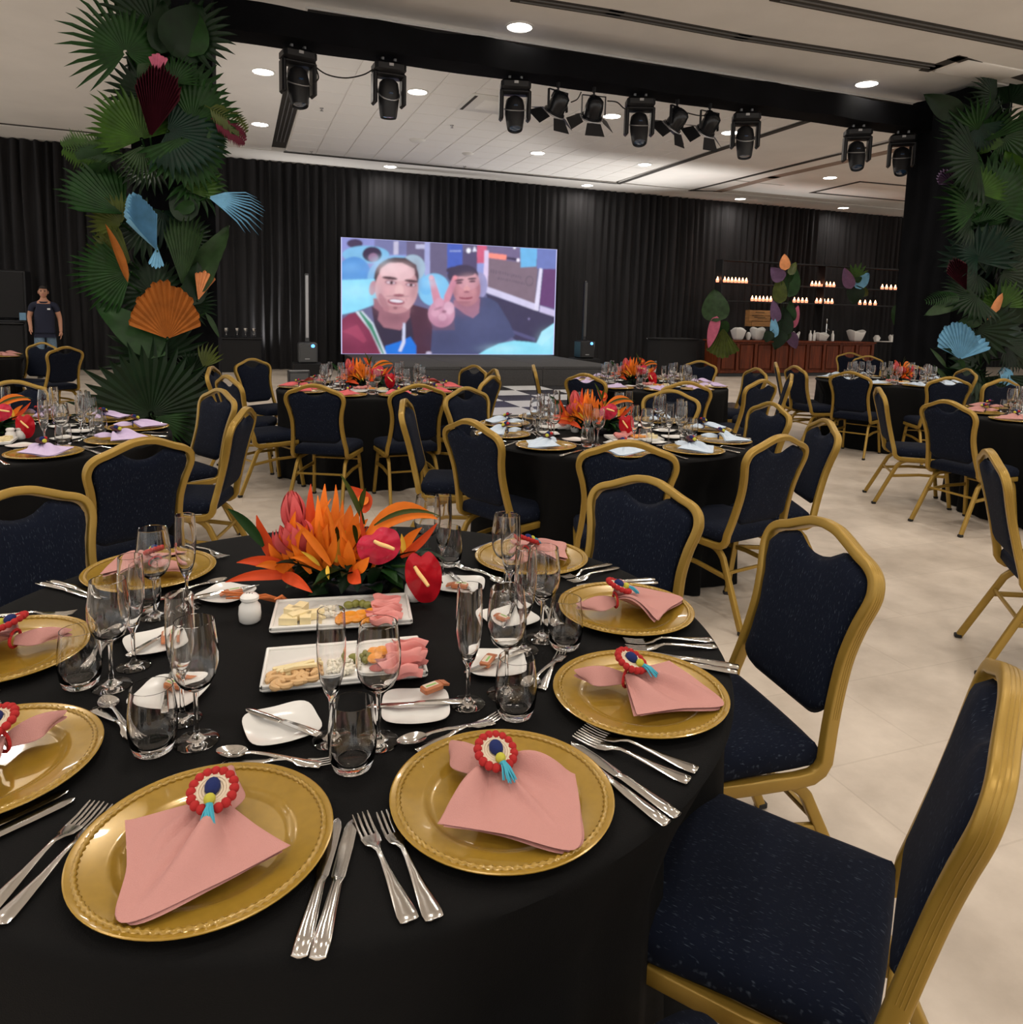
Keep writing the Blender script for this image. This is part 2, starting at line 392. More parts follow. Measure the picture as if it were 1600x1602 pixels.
# slot diffusers
def diffuser(u0, u1, v0, v1, lab, along='u'):
    t = thing('air_diffuser', lab, 'air vent', W((u0 + u1) / 2, (v0 + v1) / 2, ZC), RA)
    lu, lv = u1 - u0, v1 - v0
    if along == 'u':
        part('frame', MB().box((0, -lv / 2, -.008), (lu, .02, .02)).box((0, lv / 2, -.008), (lu, .02, .02)).box((-lu / 2, 0, -.008), (.02, lv, .02)).box((lu / 2, 0, -.008), (.02, lv, .02)), 'trim_white', t, False)
        part('grille', MB().box((0, 0, -.003), (lu, lv, .006)), 'slot_metal', t, False)
        for k in range(3): part('blade', MB().box((0, -lv / 2 + lv * (k + 1) / 4, -.009), (lu - .03, .008, .016)), 'groove', t, False)
    else:
        part('grille', MB().box((0, 0, .05), (lu, lv, .02)), 'groove', t, False)
        for k in range(3): part('blade', MB().box((-lu / 2 + lu * (k + 1) / 4, -.15, .02), (.012, lv - 1.2, .03)), 'pale_metal', t, False)
def strip(pts, w, lab, m='groove', nm='ceiling_slot', cat='air vent', lines=True):
    P = [at_z(x, y, ZC) for x, y in pts]; o = P[0].copy(); t = thing(nm, lab, cat, o, 0)
    for a, b in zip(P[:-1], P[1:]):
        d = (b - a); L = d.length; ang = math.atan2(d.y, d.x); c = (a + b) / 2 - o; R = Matrix.Translation(c) @ Matrix.Rotation(ang, 4, 'Z')
        part('slot', MB().box((0, 0, -.002), (L + w, w, .012)).xf(R), m, t, False)
        if lines:
            for k in (-1, 1): part('blade', MB().box((0, k * w * .22, -.012), (L, w * .10, .012)).xf(R), 'slot_metal', t, False)
strip([(815, -2), (960, 21), (1160, 58), (1458, 104)], .19, 'long dark ceiling slot vent near the top of the picture')
strip([(1452, 108), (1497, 91), (1610, 124)], .16, 'dark jogged ceiling joint at upper right near the palms', lines=False)
strip([(1225, -3), (1606, 72)], .20, 'dark ceiling slot vent in the top right corner')
strip([(968, 287), (1120, 236), (1262, 190)], .13, 'dark slanting ceiling joint right of the tiled field', lines=False)
strip([(1432, 212), (1080, 298), (1126, 299)], .10, 'dark L-shaped ceiling joint over the bar side', lines=False)
strip([(1126, 299), (1210, 277), (1432, 228)], .26, 'broad brownish recessed ceiling stripe over the bar side', 'ceiling_stripe', lines=False)
strip([(1436, 292), (1345, 284), (1270, 301), (1436, 316)], .11, 'dark rectangular ceiling joint above the right end of the bar', lines=False)
strip([(-8, 192), (150, 208)], .09, 'thin dark ceiling joint along the drape at far left', lines=False)
strip([(447, 238), (700, 262), (962, 287)], .09, 'thin dark ceiling joint along the drape above the screen', lines=False)
diffuser(.77, 10.3, 9.02, 9.18, 'long slotted ceiling vent running along the black beam')
diffuser(.71, .99, 10.0, 17.1, 'dark slot vent hanging behind the leftmost moving head', 'v')
# joint jog at the right, small ceiling fittings
solo('ceiling_hatch', MB().box((0, 0, .0), (1.1, .5, .03), bev=.01), 'plaster', 'shallow raised ceiling hatch at the upper right by the palm column', 'ceiling hatch', None, W(9.3, 7.55, ZC - .005), (0, 0, RA))
for x, y, r, lab, n, c in [(732, 240, .13, 'round cream smoke detector on the tiled ceiling', 'smoke_detector', 'detector'), (653, 219, .16, 'flat round grille among the ceiling tiles', 'ceiling_speaker', 'speaker'), (850, 191, .10, 'small round sensor between the hanging fixtures', 'ceiling_sensor', 'sensor')]:
    solo(n, MB().lathe([(0, -.05), (r * .6, -.045), (r * .9, -.02), (r, .0), (r, .004)], 24), 'trim_white', lab, c, None, at_z(x, y, ZC))
t = thing('ceiling_cassette', 'square white air outlet panel by the hanging fixtures', 'air vent', at_z(770, 163, ZC), RA)
part('panel', MB().box((0, 0, -.01), (.95, .95, .03), bev=.01), 'trim_white', t); part('slot', MB().box((-.40, 0, -.022), (.05, .85, .015)), 'groove', t); part('grille', MB().box((.06, 0, -.026), (.55, .55, .02), bev=.008), 'plaster', t)
for x, y, lab in [(503, 169, 'tiny sprinkler head near the leftmost moving head'), (707, 196, 'tiny sprinkler head above the round grille'), (487, 237, 'tiny sprinkler head near the drape'), (727, 260, 'tiny sprinkler head above the screen')]:
    solo('sprinkler', MB().lathe([(.035, 0), (.03, -.012), (.01, -.015), (.01, -.04), (.028, -.042), (.028, -.048), (0, -.05)], 10), 'steel_dark', lab, 'sprinkler', 'ceiling sprinklers', at_z(x, y, ZC))
# ------------------------------------------------------------------ black goalpost truss
BV0, BV1, BZ0, BZ1 = 8.52, 8.92, 4.30, 4.60
t = thing('truss_portal', 'wide black cloth covered truss goalpost spanning the room', 'truss', W(4.7, 8.7, 0), RA)
def tl(u, v, z): return Vector((u - 4.7, v - 8.7, z))
bm_ = MB()
bm_.grid(lambda s, q: tl(-.22 + s * 9.86, (BV0 + .02 * math.sin(s * 60), BV0 + .02 * math.sin(s * 60), BV1, BV1, BV0 + .02 * math.sin(s * 60))[int(q * 4 + .01)], (BZ1 + .015 * math.sin(s * 47), BZ0 + .006 * math.sin(s * 33), BZ0 + .004 * math.sin(s * 41), BZ1, BZ1 + .015 * math.sin(s * 47))[int(q * 4 + .01)]), 60, 5)
part('beam', bm_, 'truss_cloth', t, True, 30)
for (a, b, nm) in ((-.92, -.20, 'left'), (9.62, 10.45, 'right')):
    po = MB(); cu, cv = (a + b) / 2, 8.42
    def post(s, q, a=a, b=b):
        k = s * 4; i = int(k) % 4; f = k - int(k); C4 = [(a, 7.94), (b, 7.94), (b, 8.90), (a, 8.90)]
        p, r = C4[i], C4[(i + 1) % 4]; w = .018 * math.sin(s * 90 + 2 * math.sin(q * 5)) * (1 if 0 < f < 1 else 0)
        return tl(p[0] + (r[0] - p[0]) * f + w, p[1] + (r[1] - p[1]) * f + w, .005 + q * (ZC - .06))
    po.grid(post, 48, 10, closeu=True)
    part('post', po, 'truss_cloth', t, True, 50)
# added floor uplighters hidden behind post and counters, only to brighten the ceiling
def fill_uplighter(u, v, lab, power, tu=0., tv=0., col=(1., .97, .93)):
    t = thing('added_floor_uplighter', lab, 'stage light', W(u, v, 0), RA, 'added floor uplighters')
    part('base', MB().box((0, 0, .02), (.26, .26, .04), bev=.01), 'black_plastic', t); part('can', MB().lathe([(0, .05), (.09, .05), (.10, .08), (.10, .24), (.085, .24), (.08, .20), (0, .20)], 20), 'black_plastic', t); part('lens', MB().lathe([(0, .215), (.078, .212)], 18), 'lens', t)
    l = bpy.data.lights.new('added_uplight', 'SPOT'); l.energy = power; l.spot_size = math.radians(104); l.spot_blend = 1.0; l.shadow_soft_size = .08; l.color = col
    o = bpy.data.objects.new('lamp', l); COL.objects.link(o); o.parent = t; o.location = (0, 0, .30); o.rotation_euler = (PI - tv, tu, 0)
fill_uplighter(-.55, 9.25, 'added black floor uplighter standing behind the left palm column post', 210, .8, .6)
fill_uplighter(14.6, 16.62, 'added black floor uplighter standing on the floor behind the bar', 300, -.3, -.5)
fill_uplighter(.05, 18.3, 'added black floor uplighter tucked behind the trophy counter', 620, .6, -.5)
fill_uplighter(10.5, 17.3, 'added black floor uplighter tucked behind the low cabinet by the bar', 980, -.55, -.5)
# ------------------------------------------------------------------ hanging fixtures
def moving_head(x, y, lab, tilt, pan, spot=False, scale=1.0):
    p = at_v(x, y, 8.74); p.z = BZ0
    t = thing('moving_head_light', lab, 'stage light', p, RA + pan, 'moving heads under the beam')
    g = MB()
    for s in (-.07, .07): g.box((s, 0, -.02), (.03, .06, .07), bev=.006)
    part('clamp', g, 'pale_metal', t)
    part('base', MB().box((0, 0, -.115), (.36, .26, .13), bev=.035), 'black_plastic', t)
    part('display', MB().box((0, -.133, -.10), (.05, .006, .03)), 'pale_metal', t)
    y_ = MB()
    for s in (-1, 1): y_.box((s * .165, 0, -.34), (.05, .16, .36), bev=.02)
    y_.box((0, 0, -.19), (.34, .18, .05), bev=.02)
    part('yoke', y_, 'black_plastic', t)
    R = Euler((tilt, 0, 0)).to_matrix().to_4x4(); O = Matrix.Translation((0, 0, -.40))
    hd = MB().lathe([(0, .17), (.07, .165), (.105, .13), (.118, .05), (.118, -.05), (.108, -.14), (.098, -.22), (.09, -.25), (.083, -.25), (.078, -.235), (0, -.235)], 20).xf(O @ R)
    h = part('head', hd, 'black_plastic', t)
    ln = MB().lathe([(0, -.243), (.05, -.240), (.08, -.232)], 20).xf(O @ R); part('lens', ln, 'lens', h)
    rg = MB().tube([(O @ R) @ Vector((.124 * math.cos(a), .124 * math.sin(a), .02 + .10 * math.sin(a))) for a in [2 * PI * i / 20 for i in range(20)]], .007, 6, True)
    part('handle', rg, 'pale_metal', h)
    part('badge', MB().box((0, -.117, .0), (.05, .012, .022), bev=.004).xf(O @ R), 'led_blue' if spot else 'lens', h)
    if spot: pass
    return p
moving_head(466, 84, 'black moving head light hung nearest the left palm column', -.25, .2)
moving_head(608, 103, 'second black moving head light from the left, upright', .02, .05)
moving_head(806, 136, 'third black moving head light, left of the fresnel spotlights', -.35, -.25)
moving_head(1001, 163, 'black moving head light between the two pairs of fresnels', -.4, -.35)
moving_head(1167, 187, 'moving head light lit by the glaring downlight beside it', -.2, -.5)
moving_head(1342, 207, 'black moving head light, second from the right post', -.45, -.55)
moving_head(1412, 218, 'black moving head light hung nearest the right post', -.45, -.7)
def fresnel(x, y, lab, pan, tilt):
    p = at_v(x, y, 8.74); p.z = BZ0
    t = thing('fresnel_spotlight', lab, 'stage light', p, RA + pan, 'fresnel spotlights under the beam')
    part('clamp', MB().box((0, 0, -.02), (.035, .05, .09), bev=.008).lathe([(.012, -.10), (.012, 0)], 8), 'black_plastic', t)
    part('yoke', MB().sweep([(-.155, 0, -.33), (-.155, 0, -.10), (.155, 0, -.10), (.155, 0, -.33)], rrect(.02, .004, .003), Vector((0, 1, 0))), 'black_plastic', t)
    M = Matrix.Translation((0, 0, -.27)) @ Euler((tilt, 0, 0)).to_matrix().to_4x4()
    b = part('body', MB().lathe([(0, .16), (.06, .155), (.10, .12), (.115, .04), (.115, -.07), (.135, -.075), (.135, -.11), (.11, -.11), (.10, -.095), (0, -.09)], 20).box((0, .09, .08), (.1, .12, .12), bev=.02).xf(M), 'black_gloss', t)
    part('lens', MB().lathe([(0, -.115), (.06, -.108), (.10, -.097)], 18).xf(M), 'lens', b)
    for k in range(4):
        a = k * PI / 2; w0, w1 = (.11, .15) if k % 2 else (.09, .13)
        Q = Matrix.Rotation(a, 4, 'Z') @ Matrix.Translation((0, -.135, -.11)) @ Matrix.Rotation(-1.0, 4, 'X')
        d = MB().add([(-w0, 0, 0), (w0, 0, 0), (w1, 0, -.17), (-w1, 0, -.17), (-w0, .004, 0), (w0, .004, 0), (w1, .004, -.17), (-w1, .004, -.17)], [(0, 1, 2, 3), (7, 6, 5, 4), (0, 4, 5, 1), (1, 5, 6, 2), (2, 6, 7, 3), (3, 7, 4, 0)]).xf(M @ Q)
        part('barn_door', d, 'black_plastic', t, False)
    part('filter_frame', MB().tube([M @ Vector((.14 * math.cos(a), .14 * math.sin(a), -.10)) for a in [2 * PI * i / 16 for i in range(16)]], .008, 5, True), 'pale_metal', t)
fresnel(873, 141, 'barn door fresnel next to the third moving head', .35, .7)
fresnel(929, 150, 'barn door fresnel with evenly spread flaps, left of the fourth moving head', -.1, .7)
fresnel(1059, 172, 'barn door fresnel right of the fourth moving head, turned left', .5, .75)
fresnel(1110, 178, 'barn door fresnel with a lit lamp face beside the glare', .15, .8)
def cable(pts, lab, r=.008):
    P = [Vector(p) for p in pts]; o = P[0].copy()
    solo('light_cable', MB().tube([p - o for p in catmull(P, 6)], r, 6), 'rubber', lab, 'cable', 'lighting cables', o)
cable([at_v(488, 100, 8.74), at_v(510, 116, 8.74), at_v(540, 122, 8.74), at_v(568, 117, 8.74), at_v(584, 108, 8.74)], 'black cable sagging between the two left moving heads')
cable([at_v(491, 84, 8.7), at_v(494, 105, 8.7), at_v(498, 122, 8.7), at_v(490, 131, 8.7)], 'short cable looping beside the leftmost moving head')
cable([at_v(628, 112, 8.7), at_v(634, 122, 8.7), at_v(630, 130, 8.7)], 'short cable looping beside the second moving head')
cable([at_v(950, 158, 8.72), at_v(965, 160, 8.72), at_v(977, 170, 8.72), at_v(988, 168, 8.72)], 'thin cable from fresnel to the fourth moving head')
cable([at_v(1062, 172, 8.72), at_v(1080, 178, 8.72), at_v(1098, 181, 8.72), at_v(1112, 176, 8.72)], 'thin cable joining the two right fresnels')
cable([at_v(893, 160, 8.72), at_v(903, 155, 8.72), at_v(909, 144, 8.72)], 'thin cable hanging behind the first fresnel')
# ================================================================== stage, dance floor, screen
STU0, STU1, STV0, STZ = 2.35, 7.60, 14.07, .40
st = thing('stage', 'low dark grey carpeted stage under the bright screen', 'stage', W((STU0 + STU1) / 2, STV0, 0), RA)
sw = STU1 - STU0
for k in range(3):
    part('stage_deck', MB().box((-sw / 2 + sw * (k + .5) / 3, 2.0, STZ - .03), (sw / 3 - .006, 4.0, .06), bev=.006), 'stage_carpet', st)
    part('front_panel', MB().box((-sw / 2 + sw * (k + .5) / 3, .02, (STZ - .06) / 2), (sw / 3 - .006, .03, STZ - .065), bev=.004), 'stage_carpet', st)
for s in (-1, 1): part('side_panel', MB().box((s * (sw / 2 - .02), 2.0, (STZ - .06) / 2), (.03, 3.9, STZ - .065)), 'stage_carpet', st)
df = struct('floor_dance', MB().box((0, 0, .006), (8 * .79 + .1, 5 * .79 + .1, .012)), 'black_tile'); df['label'] = 'black and white checkerboard dance floor'
df.location = W(4.9, 13.9 - 2.5 * .79, .0); df.rotation_euler = (0, 0, RA)
wt = MB().box((0, 0, 0), (.782, .782, .012), bev=.004).mesh('tile', 'white_tile', False); bt = MB().box((0, 0, 0), (.782, .782, .012), bev=.004).mesh('tile', 'black_tile', False)
for i in range(8):
    for j in range(5):
        raw('tile', wt if (i + j) % 2 == 0 else bt, df, Matrix.Translation((-4 * .79 + (i + .5) * .79 + .0, 2.5 * .79 - (j + .5) * .79, .016)))
# picture on the LED wall, painted into a colour attribute on a flat grid
PW, PH = 360, 180
def paint():
    S = 2; w, h = PW * S, PH * S
    ys, xs = np.mgrid[0:h, 0:w]; s = (xs + .5) / w; tt = (ys + .5) / h
    X = 55 + 1500 * s - 20 * s * tt; Y = (50 + 85 * s) * (1 - tt) + (858 + 7 * s) * tt
    def lin(c): c = np.array(c, float) / 255; return np.where(c < .04045, c / 12.92, ((c + .055) / 1.055) ** 2.4)
    I = np.ones((h, w, 3)) * lin((104, 104, 140))
    def put(mask, c, a=1.0):
        m = (mask.astype(float) * a)[..., None]; I[:] = I * (1 - m) + lin(c) * m
    def ell(cx, cy, rx, ry, rot=0):
        c_, s_ = math.cos(rot), math.sin(rot); dx, dy = X - cx, Y - cy
        return ((dx * c_ + dy * s_) / rx) ** 2 + ((-dx * s_ + dy * c_) / ry) ** 2 < 1
    def poly(pts):
        m = np.zeros((h, w), bool); n = len(pts); j = n - 1
        for i in range(n):
            xi, yi = pts[i]; xj, yj = pts[j]
            if yi != yj: m ^= ((yi > Y) != (yj > Y)) & (X < (xj - xi) * (Y - yi) / (yj - yi) + xi)
            j = i
        return m
    def rect(a, b, c, d): return (X > a) & (X < c) & (Y > b) & (Y < d)
    def soft(cx, cy, rx, ry, c, a):
        m = (.62 * a * np.exp(-((X - cx) / rx) ** 2 - ((Y - cy) / ry) ** 2))[..., None]; I[:] = I * (1 - m) + lin(c) * m
    def soft_pass():
        # light falling on the faces, seats and clothes within the photographed scene
        for a in ((360, 260, 90, 45, (250, 222, 218), .7), (470, 260, 60, 40, (245, 205, 205), .5), (330, 420, 45, 40, (235, 160, 165), .6), (520, 440, 30, 60, (150, 96, 110), .6), (300, 480, 40, 90, (150, 96, 110), .6), (545, 330, 25, 120, (110, 70, 86), .6), (438, 400, 16, 40, (252, 215, 205), .8), (400, 560, 90, 22, (140, 92, 102), .6), (400, 610, 90, 40, (110, 70, 84), .7), (375, 360, 60, 26, (170, 118, 130), .35), (508, 376, 55, 26, (170, 118, 130), .35), (350, 530, 60, 40, (150, 104, 114), .5), (440, 545, 50, 20, (240, 190, 190), .5),
                  (905, 330, 60, 30, (240, 190, 190), .6), (850, 420, 30, 30, (226, 160, 164), .6), (940, 425, 28, 30, (222, 158, 160), .6), (975, 420, 22, 90, (130, 84, 100), .7), (805, 430, 20, 70, (140, 92, 106), .6), (880, 510, 80, 24, (130, 84, 96), .6), (890, 395, 12, 34, (242, 190, 184), .7), (870, 560, 60, 40, (140, 92, 108), .5),
                  (150, 420, 120, 60, (190, 245, 252), .7), (120, 260, 70, 40, (140, 200, 245), .6), (300, 210, 60, 30, (180, 225, 240), .6), (640, 360, 60, 40, (190, 235, 250), .6), (1150, 820, 120, 30, (200, 246, 250), .7), (1480, 760, 60, 60, (196, 246, 252), .7), (120, 700, 70, 60, (180, 80, 110), .5), (80, 820, 80, 60, (90, 30, 56), .6), (260, 800, 50, 80, (96, 34, 60), .5), (720, 760, 120, 80, (60, 60, 90), .6), (1000, 640, 120, 90, (92, 98, 136), .6), (700, 640, 60, 40, (150, 96, 120), .6), (680, 560, 40, 50, (240, 190, 205), .5), (770, 560, 30, 40, (245, 200, 214), .6)): soft(*a)
        r2 = np.random.RandomState(4); nz = r2.rand(h // 8 + 2, w // 8 + 2); nz = np.kron(nz, np.ones((8, 8)))[:h, :w]
        for _ in range(6): nz = (nz + np.roll(nz, 3, 0) + np.roll(nz, 3, 1) + np.roll(nz, -3, 0) + np.roll(nz, -3, 1)) / 5
        I[:] = I * (1 + .16 * (nz - nz.mean()))[..., None]
    def late():
        put(ell(838, 362, 24, 7, -.05), (80, 50, 70)); put(ell(930, 352, 24, 7, -.05), (80, 50, 70)); put(ell(838, 344, 32, 7, -.1), (70, 48, 66)); put(ell(928, 334, 32, 7, -.05), (70, 48, 66)); put(ell(892, 405, 22, 20), (222, 160, 160)); put(ell(890, 424, 20, 7), (150, 90, 105)); put(ell(885, 462, 48, 14) & ~ell(882, 452, 50, 12), (140, 60, 80)); put(ell(865, 480, 62, 26) & (Y > 488), (160, 104, 116), .6)
        put(ell(375, 360, 38, 15, .1), (150, 100, 112)); put(ell(508, 376, 36, 14, .1), (150, 100, 112)); put(ell(375, 361, 29, 9, .1), (226, 200, 206)); put(ell(508, 377, 27, 8, .1), (226, 200, 206)); put(ell(380, 361, 11, 10), (54, 34, 42)); put(ell(510, 377, 11, 9), (54, 34, 42)); put(ell(370, 330, 50, 11, .12), (84, 56, 64)); put(ell(512, 350, 46, 10, .12), (84, 56, 64))
        put(ell(432, 415, 30, 40), (236, 190, 186), .8); put(ell(428, 448, 36, 10), (160, 96, 106)); put(ell(410, 492, 56, 22, .1), (158, 80, 96)); put(ell(412, 487, 45, 10, .1), (236, 228, 232)); put(ell(405, 545, 80, 26, .05), (196, 138, 142), .8); put(ell(330, 500, 22, 70, -.4), (170, 112, 122), .6); put(ell(405, 535, 14, 9), (120, 70, 80)); put(ell(420, 455, 80, 8), (120, 80, 92), .35); put(ell(390, 460, 95, 90) & (Y > 470) & ~ell(412, 490, 66, 34), (176, 124, 130), .45)
    put(rect(0, 0, 600, 360), (142, 148, 205)); put(rect(270, 60, 480, 170), (120, 122, 165)); put(rect(395, 80, 425, 170), (200, 195, 215))
    put(poly([(480, 60), (960, 95), (960, 300), (600, 330), (480, 200)]), (106, 98, 128)); put(rect(600, 70, 636, 330), (168, 172, 215))
    put(rect(540, 100, 600, 130), (190, 190, 215)); put(rect(755, 95, 860, 300), (72, 98, 186)); put(rect(770, 140, 850, 150), (150, 165, 215))
    put(ell(145, 95, 50, 30), (70, 55, 85)); put(ell(215, 170, 150, 60), (128, 190, 226)); put(ell(255, 168, 62, 52), (58, 42, 72)); put(ell(262, 190, 32, 30), (150, 110, 140))
    put(ell(140, 300, 105, 115), (86, 150, 214)); put(ell(415, 330, 190, 155), (128, 186, 226)); put(ell(520, 260, 85, 90), (165, 190, 205))
    put(rect(860, 150, 965, 280), (86, 76, 112))
    put(ell(903, 142, 15, 17), (250, 250, 255)); put(poly([(945, 112), (962, 148), (930, 148)]), (235, 235, 250)); put(rect(963, 95, 1032, 228), (214, 98, 128)); put(rect(963, 228, 1015, 330), (150, 160, 215))
    put(poly([(1032, 110), (1300, 125), (1300, 240), (1032, 215)]), (118, 105, 140)); put(poly([(1045, 158), (1175, 172), (1172, 208), (1045, 192)]), (255, 150, 132)); put(poly([(1175, 185), (1250, 195), (1250, 212), (1172, 200)]), (60, 50, 80)); put(ell(1260, 208, 12, 12), (250, 240, 250)); put(ell(1233, 122, 10, 10), (255, 255, 255))
    put(poly([(1040, 195), (1410, 240), (1385, 520), (1035, 395)]), (130, 110, 122))
    rg = random.Random(5)
    for x0, x1, y0, dy, hh in ((1060, 1285, 268, .22, 26), (1100, 1310, 322, .2, 16)):
        x = x0
        while x < x1:
            wd = rg.uniform(8, 16); yy = y0 + (x - x0) * dy; put(rect(x, yy, x + wd * .62, yy + hh * rg.uniform(.6, 1)), (92, 78, 96), .7); x += wd + 4
    put(ell(1345, 350, 30, 34) & ~ell(1345, 350, 24, 28), (105, 90, 105)); put(poly([(1035, 388), (1390, 508), (1385, 552), (1030, 430)]), (214, 208, 232)); put(poly([(1015, 140), (1046, 142), (1040, 400), (1008, 396)]), (226, 206, 234))
    put(poly([(1400, 125), (1560, 135), (1560, 280), (1400, 265)]), (112, 126, 186)); put(poly([(1450, 268), (1560, 270), (1545, 545), (1420, 515)]), (104, 64, 114)); put(poly([(1275, 120), (1402, 128), (1395, 252), (1280, 258)]), (112, 186, 230))
    put(poly([(1420, 262), (1442, 268), (1414, 558), (1380, 550)]), (228, 222, 240)); put(poly([(1425, 520), (1545, 555), (1540, 600), (1420, 570)]), (205, 195, 225))
    put(poly([(1030, 438), (1385, 552), (1545, 600), (1545, 780), (1300, 800), (1080, 640)]), (62, 57, 86)); put(ell(1342, 612, 8, 8), (130, 120, 160)); put(poly([(1195, 680), (1390, 745), (1390, 770), (1200, 705)]), (86, 84, 124))
    put(poly([(30, 345), (290, 335), (300, 500), (150, 560), (30, 590)]), (142, 222, 244)); put(ell(665, 410, 108, 112), (130, 198, 234)); put(ell(610, 385, 45, 60), (110, 185, 235), .7); put(ell(985, 380, 52, 90), (158, 156, 196))
    # second man
    put(poly([(540, 870), (640, 700), (770, 590), (830, 520), (985, 458), (1050, 466), (1110, 500), (1200, 640), (1240, 730), (1130, 790), (960, 870)]), (74, 80, 116)); put(poly([(800, 480), (985, 470), (978, 570), (935, 607), (880, 580), (800, 520)]), (176, 122, 140))
    put(ell(865, 310, 108, 72), (66, 56, 82)); put(ell(890, 400, 98, 126, -.1), (196, 134, 142)); put(ell(905, 350, 78, 60, -.1), (214, 160, 170), .6); put(ell(848, 285, 100, 34, .1), (66, 56, 82))
    # first man
    put(poly([(480, 500), (620, 540), (660, 600), (640, 870), (520, 870)]), (78, 44, 62)); put(poly([(255, 560), (430, 600), (500, 540), (545, 870), (300, 870)]), (52, 44, 66)); put(poly([(262, 470), (510, 470), (500, 600), (440, 690), (330, 670), (270, 590)]), (166, 112, 122))
    put(poly([(340, 800), (430, 770), (505, 735), (545, 800), (545, 870), (335, 870)]), (30, 118, 216)); put(poly([(455, 640), (472, 640), (470, 780), (445, 840), (425, 835), (450, 770)]), (210, 215, 235))
    put(poly([(30, 640), (110, 575), (190, 560), (340, 870), (30, 870)]), (132, 48, 78)); put(poly([(60, 700), (160, 650), (220, 760), (200, 780), (120, 720)]), (172, 70, 98), .7); put(poly([(148, 562), (192, 556), (262, 640), (352, 870), (318, 870), (240, 690)]), (214, 225, 232)); put(poly([(168, 562), (182, 560), (255, 650), (338, 870), (328, 870), (245, 690)]), (60, 140, 110))
    put(poly([(250, 520), (300, 560), (290, 620), (262, 600)]), (60, 40, 60)); put(ell(415, 320, 146, 132), (58, 42, 50)); put(ell(258, 398, 22, 50, .15), (196, 136, 146)); put(ell(415, 400, 141, 174, .03), (222, 172, 172)); put(ell(420, 285, 118, 66), (236, 196, 196), .8); put(poly([(265, 330), (300, 235), (360, 195), (470, 190), (545, 240), (560, 330), (548, 340), (530, 265), (450, 225), (360, 225), (310, 265), (280, 350)]), (58, 42, 50))
    # raised hand with two fingers
    put(poly([(640, 620), (800, 560), (810, 690), (660, 690)]), (100, 84, 110)); put(ell(716, 575, 92, 95), (200, 142, 164)); put(poly([(628, 325), (642, 308), (662, 318), (712, 470), (700, 500), (660, 500)]), (212, 142, 160)); put(poly([(795, 318), (815, 312), (826, 340), (768, 500), (730, 490), (735, 450)]), (212, 142, 160)); put(ell(644, 325, 14, 16), (240, 170, 180)); put(ell(808, 330, 15, 18), (240, 150, 160))
    put(ell(700, 500, 32, 36, .3), (214, 156, 176)); put(ell(768, 535, 36, 44, -.2), (220, 172, 190)); put(ell(722, 600, 28, 26), (222, 170, 188)); put(ell(672, 570, 30, 26), (212, 156, 176)); put(ell(735, 560, 16, 10), (140, 84, 108)); put(ell(690, 540, 30, 8, -.4), (140, 84, 108), .8)
    # pale seat corner at the lower right
    put(poly([(960, 870), (1030, 825), (1120, 785), (1230, 764), (1340, 772), (1400, 780), (1440, 700), (1560, 625), (1560, 870)]), (142, 224, 240)); put(poly([(1400, 780), (1440, 700), (1560, 625), (1560, 700), (1470, 770), (1440, 800)]), (166, 232, 244))
    put(ell(630, 850, 20, 12), (200, 190, 210))
    soft_pass(); late()
    I2 = I.reshape(PH, S, PW, S, 3).mean((1, 3))
    k = I2.copy()
    for _ in range(2):
        for ax in (0, 1): k = (np.roll(k, 1, ax) + 2 * k + np.roll(k, -1, ax)) / 4
    k[:, :2] = k[:, -2:] = lin((205, 205, 240)); k[:1] = k[-1:] = lin((190, 190, 235))
    return k
pic = paint()
SW, SH, SV, SZ0 = 5.52, 2.74, 18.02, .40
sc_t = thing('led_screen', 'large bright screen showing a selfie of two smiling men', 'screen', W(5.03, SV, 0), RA)
g = MB().grid(lambda s, q: Vector((-SW / 2 + s * SW, -.001, SZ0 + q * SH)), PW, PH)
me = g.mesh('picture', 'led_picture', False)
ca_ = me.color_attributes.new('picture', 'FLOAT_COLOR', 'POINT')
arr = np.ones((PH, PW, 4), np.float32); arr[..., :3] = pic[::-1] * np.array([1.0, 1.0, 1.08])
ca_.data.foreach_set('color', arr.reshape(-1))
part('picture', me, None, sc_t)
part('cabinet', MB().box((0, .06, SZ0 + SH / 2), (SW + .03, .11, SH + .03), bev=.01), 'black_plastic', sc_t)
part('base_frame', MB().box((0, .1, SZ0 / 2 + STZ / 2 + .0), (SW, .16, max(.02, SZ0 - STZ + .01))).box((-1.5, .22, 1.6), (.06, .06, 2.36)).box((1.5, .22, 1.6), (.06, .06, 2.36)), 'black_plastic', sc_t)
